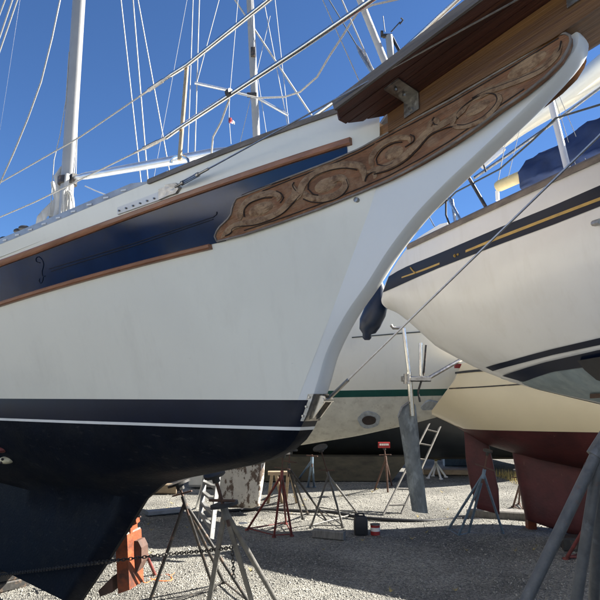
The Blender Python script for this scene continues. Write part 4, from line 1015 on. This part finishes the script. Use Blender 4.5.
def chain(name, pts, label, link=.032, r=.0038):
    b = MB(); P_ = [Vector(p) for p in pts]; d = [0]
    for i in range(1, len(P_)): d.append(d[-1]+(P_[i]-P_[i-1]).length)
    n_ = int(d[-1]/(link*.72)); 
    for k in range(n_):
        x = d[-1]*k/n_; c = Vector([float(np.interp(x, d, [p[i] for p in P_])) for i in range(3)]); c2 = Vector([float(np.interp(x+.01, d, [p[i] for p in P_])) for i in range(3)]); t = (c2-c).normalized() if (c2-c).length > 0 else t
        u = t.cross(Vector((0, 0, 1)) if abs(t.z) < .9 else Vector((1, 0, 0))).normalized(); w = t.cross(u)
        if k % 2: u = w
        ring = [c+t*(math.cos(a)*link/2)+u*(math.sin(a)*link*.30) for a in np.linspace(0, 2*math.pi, 11)[:-1]]; ring.append(ring[0]); b.tube(ring, r, 5, cap=False)
    o = b.build(name, M['chain'], None, True, 60); tag(o, label, 'chain'); return o
chp = [mb.wb(-30, 580, .12), mb.wb(0, 575, .12), mb.wb(50, 569, .12), mb.wb(98, 562.5, .12), at(120, 560, 4.35), at(145, 557, 4.4), at(175, 553.5, 4.4), at(205, 551, 4.25), at(232, 547.5, 4.1), at(233, 562, 4.1), at(234, 580, 4.1)]
chain('chain', chp, 'dark steel chain strung across the keel to the jack stands')
tube_ = lambda nm, pts, r, m, lab, cat: tag(MB().tube(pts, r, 8).build(nm, m, None, True, 60), lab, cat)
tube_('extension_cord', [G(*p, .012) for p in smoothpath([(150, 578), (158, 572), (170, 576), (176, 570), (164, 565), (152, 568), (146, 576), (158, 581), (172, 580), (166, 574), (155, 579), (144, 583), (138, 570), (148, 562), (160, 560)], 80)], .007, M['orangecord'], 'orange extension cord tangled on the gravel beside the keel', 'cord')
tube_('hose', [G(*p, .015) for p in smoothpath([(225, 511), (262, 509), (300, 511), (330, 512), (352, 516), (366, 518), (395, 520), (423, 521), (452, 519), (480, 520)], 60)], .022, M['rubber'], 'black hose snaking along the edge of the shade across the gravel', 'hose')
# plank and blocks
tag(MB().box((G(145, 516)+G(184, 514))/2+Vector((0, 0, .05)), (.50, .16, .05), G(184, 513)-G(145, 517)).build('plank', M['grey'], None), 'purple grey plank lying on shaded gravel left of the ladder', 'plank')
tag(MB().box((G(313, 537)+G(345, 540))/2+Vector((0, 0, .045)), (.37, .09, .09), G(345, 540)-G(313, 537)).build('timber_block', M['woodg'], None), 'weathered timber block on the gravel in front of the grey jack stand', 'timber block')
cn = thing('jerrycan', 'black plastic canister standing beside a red and white can', 'canister', tuple(G(361, 536)))
cy = G(361, 536).y
def can(b):
    c = G(361.5, 536); w, d_, h = .155, .14, .20
    prof = [(0, .92), (.01, 1), (.15, 1), (.18, .9), (.20, .72)]
    rows = [[(c.x+sx*w/2*k, c.y+.08+sy*d_/2*k, z+.005) for sx, sy in ((-.8, -1), (.8, -1), (1, -.8), (1, .8), (.8, 1), (-.8, 1), (-1, .8), (-1, -.8))] for z, k in prof]; b.grid(rows, 0, True); b.add(rows[-1], [tuple(range(8))])
one(can, 'body', M['rubber'], cn, True, 30)
c_ = G(361.5, 536)
one(lambda b: b.tube([(c_.x-.04, c_.y+.08, .20), (c_.x-.03, c_.y+.08, .235), (c_.x+.03, c_.y+.08, .235), (c_.x+.045, c_.y+.08, .20)], .011, 8), 'handle', M['rubber'], cn)
one(lambda b: b.tube([(c_.x-.055, c_.y+.08, .19), (c_.x-.055, c_.y+.08, .23)], .016, 10), 'cap', M['rubber'], cn)
pc_ = G(376, 536)
pt = thing('paint_can', 'red paint can with white label right of the black canister', 'can', tuple(pc_))
one(lambda b: b.tube([(pc_.x, pc_.y+.06, .003), (pc_.x, pc_.y+.06, .112)], .055, 16), 'body', M['redpl'], pt)
one(lambda b: b.tube([(pc_.x, pc_.y+.06, .045), (pc_.x, pc_.y+.06, .085)], .0562, 16), 'label_band', M['offw'], pt)
one(lambda b: b.tube([(pc_.x, pc_.y+.06, .112), (pc_.x, pc_.y+.06, .120)], .058, 16), 'lid', M['steeld'], pt)
# ladders
def ladder(label, A0, A1, B0, B1, n_, m, r=.018, extra=None, name='ladder'):
    """A0-A1 first rail bottom to top, B0-B1 second rail"""
    t = thing(name, label, 'ladder', tuple((Vector(A0)+Vector(B0))/2))
    for p, q in ((A0, A1), (B0, B1)):
        X_ = Vector(q)-Vector(p); one(lambda b: b.box((Vector(p)+Vector(q))/2, (X_.length, .024, .055), X_, (Vector(B0)-Vector(A0)), bev=.1), 'side_rail', m, t, False)
    for k in range(n_):
        f = (k+.6)/n_; a = Vector(A0).lerp(Vector(A1), f); c = Vector(B0).lerp(Vector(B1), f); X_ = c-a
        one(lambda b: b.box((a+c)/2, (X_.length, .05, .022), X_, None, (0, 0, 1), bev=.15), 'rung', m, t, False)
    return t
l1 = ladder('grey stepladder under the forefoot between two jack stands', at(200, 520, 6.3), at(206, 468, 6.6), at(211.5, 538, 6.1), at(219, 470, 6.4), 5, M['alud'])
tube('back_leg', [G(196, 508), at(207, 468, 6.8)], .014, M['alu'], l1)
l2 = ladder('grey ladder leaning on the dark hull behind the hanging weathered blade', G(383, 515), at(429, 424, 9.2), G(401, 514), at(440, 427, 9.2), 6, M['woodg'])
# sawhorse trestle
sh = thing('sawhorse', 'pale wooden sawhorse behind the red jack stand', 'sawhorse', tuple(G(280, 503)))
ys_ = 8.8
one(lambda b: b.box(at(280, 473, ys_), (.34, .10, .05)), 'top_beam', M['wood'], sh, False)
for a, c in (((272, 474), (268, 503)), ((276, 474), (282, 503)), ((288, 474), (286, 500)), ((291, 474), (297, 503))):
    one(lambda b: b.box((at(*a, ys_)+G(*c))/2, ((at(*a, ys_)-G(*c)).length, .045, .03), at(*a, ys_)-G(*c), (1, 0, 0)), 'leg', M['wood'], sh, False)
# timbers below the cream keel
tag(MB().box((G(494, 516)+G(527, 527))/2+Vector((0, .1, .06)), (1.0, .24, .12), (1, -.35, 0)).build('keel_timber', M['woodg'], None), 'grey timber beam lying behind the maroon rudder and keel', 'timber')
tag(MB().box(G(533, 532)+Vector((0, .05, .08)), (.10, .10, .17), (1, 0, 0)).build('timber_block', M['orange'], None), 'small orange block propping the trailing end of the maroon keel', 'timber block')
tag(MB().box(G(578, 553)+Vector((.05, .1, .07)), (.32, .22, .14), (1, -.2, 0)).build('timber_block', M['blackst'], None), 'dark block under the middle of the maroon keel', 'timber block')
# litter
tag(MB().box(G(243, 524)+Vector((0, 0, .012)), (.10, .06, .012), (1, .4, 0)).build('paper_scrap', M['offw'], None), 'scrap of white paper on the gravel left of the red stand', 'litter')

# ================================================================== far things
def farhull(label, x0, x1, Y, zk, zw, zt, mt, mbm, slope=0.0, kx=None, cat='boat', keelz=0.02, name='boat'):
    t = thing(name, label, cat, tuple(at((x0+x1)/2, 450, Y)*1), 'boats laid up at the back of the yard'); t.location.z = 0; OFF[t.name] = Vector(t.location)
    a = at(x0, 400, Y).x; c = at(x1, 400, Y).x; n_ = 24
    def sec(k, z):
        u = k/n_; e = (1-abs(2*u-1)**3.2)
        h = (z-zk)/(zt-zk); return .12+1.35*e**.7*max(0, 1-(1-h)**2.4)**.6
    def f(z0, z1, nm, m):
        def g_(b):
            R = {}
            for sd in (1, -1):
                rows = []
                for j in range(9):
                    rows.append([(a+(c-a)*k/n_+(.0), Y+slope*(k/n_-.5)-sd*sec(k, z0+(z1-z0)*j/8)+.0+1.2, z0+(z1-z0)*j/8+.10*(abs(2*k/n_-1)**2)*(1 if j else 0)) for k in range(n_+1)])
                R[sd] = rows; b.grid(rows)
            b.grid([R[1][-1], R[-1][-1]]); b.grid([R[1][0], R[-1][0]])
            b.grid([[r[0] for r in R[1]], [r[0] for r in R[-1]]]); b.grid([[r[-1] for r in R[1]], [r[-1] for r in R[-1]]])
        return one(g_, nm, m, t, True, 50)
    f(zw, zt, 'topsides', mt); f(zk, zw, 'hull_bottom', mbm)
    if kx: ka, kc = at(kx[0], 400, Y).x, at(kx[1], 400, Y).x; one(lambda b: b.prism([(ka, Y+.35, zk+.12), (ka+.05, Y+.35, .02), (kc-.35, Y+.35, .02), (kc, Y+.35, zk+.12)], (0, .9, 0)), 'keel', mbm, t, False)
    else: one(lambda b: b.box(((a*.62+c*.38), Y+1.2, (zk+keelz)/2), ((c-a)*.45, .18, zk-keelz), bev=.15), 'keel', mbm, t, False)
    return t
farhull('big black hull with olive fouled bottom standing behind the ladder', 225, 600, 11.2, .34, .40, 2.6, M['darkhull'], M['slime'], kx=(250, 412))
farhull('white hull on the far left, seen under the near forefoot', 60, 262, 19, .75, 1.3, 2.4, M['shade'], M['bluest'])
farhull('blue bottomed hull far behind the cream boat', 500, 690, 22, .7, 1.2, 2.6, M['offw'], M['canvasb'])
farhull('pale hull far beyond the white jack stand', 300, 520, 26, .8, 1.5, 2.8, M['offw'], M['bluest'])
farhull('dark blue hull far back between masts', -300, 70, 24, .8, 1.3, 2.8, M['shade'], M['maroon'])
# pickup truck seen in the gap between rudder and keel
def truck(label, c, L_, m, hd=0.0):
    t = thing('pickup_truck', label, 'truck', tuple(c)); x, y = c[0], c[1]; fw = Vector((math.sin(hd), -math.cos(hd), 0)); sd = Vector((math.cos(hd), math.sin(hd), 0)); C0 = Vector((x, y, 0))
    def p(f, s, z): return C0+fw*f+sd*s+Vector((0, 0, z))
    prof = [(2.6, .45), (2.65, .95), (2.5, 1.08), (1.35, 1.15), (.75, 1.72), (-.55, 1.76), (-.8, 1.15), (-2.6, 1.12), (-2.65, .5)]
    one(lambda b: b.prism([p(f, -.88, z) for f, z in prof], sd*1.76), 'body', m, t, False)
    one(lambda b: b.prism([p(1.30, -.75, 1.20), p(.80, -.70, 1.66), p(.80, .70, 1.66), p(1.30, .75, 1.20)], fw*.03), 'windscreen', M['glass'], t, False)
    one(lambda b: b.box(p(2.66, 0, .78), (1.1, .04, .24), sd), 'grille', M['blackst'], t, False)
    one(lambda b: b.box(p(2.72, 0, .52), (1.75, .14, .18), sd), 'bumper', M['steel'], t, False)
    for s in (-.68, .68):
        one(lambda b: b.box(p(2.66, s, .80), (.28, .05, .18), sd), 'headlight', M['offw'], t, False)
    for f in (1.65, -1.65):
        for s in (-.80, .80):
            w = one(lambda b: b.tube([p(f, s-.11, .36), p(f, s+.11, .36)], .36, 20), 'wheel', M['rubber'], t); one(lambda b: b.tube([p(f, s-.12, .36), p(f, s+.12, .36)], .2, 14), 'rim', M['steel'], w)
truck('dark pickup truck facing us, seen between maroon rudder and keel', (G(507, 466).x-.1, 15.5, 0), 5, M['darkhull'], .1)
truck('white pickup truck seen far off behind the sawhorse', (G(278, 468).x-.3, 16, 0), 5, M['offw'], -.5)
# trailer-like timber stacks in the far left gap and the far right gap
for (px, py, w, h, lab, mm) in ((150, 492, 1.0, .16, 'pale timber baulk on sunlit gravel far under the forefoot', 'wood'), (455, 474, 1.3, .10, 'low stack of pale boards beyond the white jack stand', 'wood'), (165, 481, .8, .2, 'pale plank pile behind the long timber baulk', 'shade'), (455, 466, .5, .3, 'blue tub beyond the board stack', 'bluest'), (205, 486, .5, .35, 'white box beside the peeling keel', 'offw')):
    tag(MB().box(G(px, py)+Vector((0, 0, h/2)), (w, .35, h), (1, -.1, 0)).build('timber_stack' if mm in ('wood', 'shade') else 'storage_box', M[mm], None), lab, 'timber' if mm in ('wood', 'shade') else 'box')
wd = MB()
for (wx, wy) in [(random.uniform(-2.2, 3.2), random.uniform(5.0, 10.5)) for _ in range(46)]:
    for k in range(10):
        a = random.random()*6.28; l = random.uniform(.02, .06); w = .004; dx, dy = math.cos(a), math.sin(a)
        wd.add([(wx-dy*w, wy+dx*w, gh(wx, wy)), (wx+dy*w, wy-dx*w, gh(wx, wy)), (wx+dx*l, wy+dy*l, gh(wx, wy)+l*.6)], [(0, 1, 2)])
tag(wd.build('weeds', M['drygrass'], None), 'tiny dry weeds sprouting between the stones of the yard', 'weeds', kind='stuff')
# dry grass tuft field
gr = MB()
for k in range(1500):
    x = 3.9+random.random()*1.6+(.0); y = 11.0+random.random()*1.6; h = .05+.13*random.random(); a = random.random()*6.28; w = .006
    gr.add([(x-w*math.cos(a), y-w*math.sin(a), 0), (x+w*math.cos(a), y+w*math.sin(a), 0), (x+random.uniform(-.04, .04), y+random.uniform(-.04, .04), h)], [(0, 1, 2)])
tag(gr.build('dry_grass', M['drygrass'], None), 'dry yellow grass at the gravel edge seen between rudder and keel', 'grass', kind='stuff')
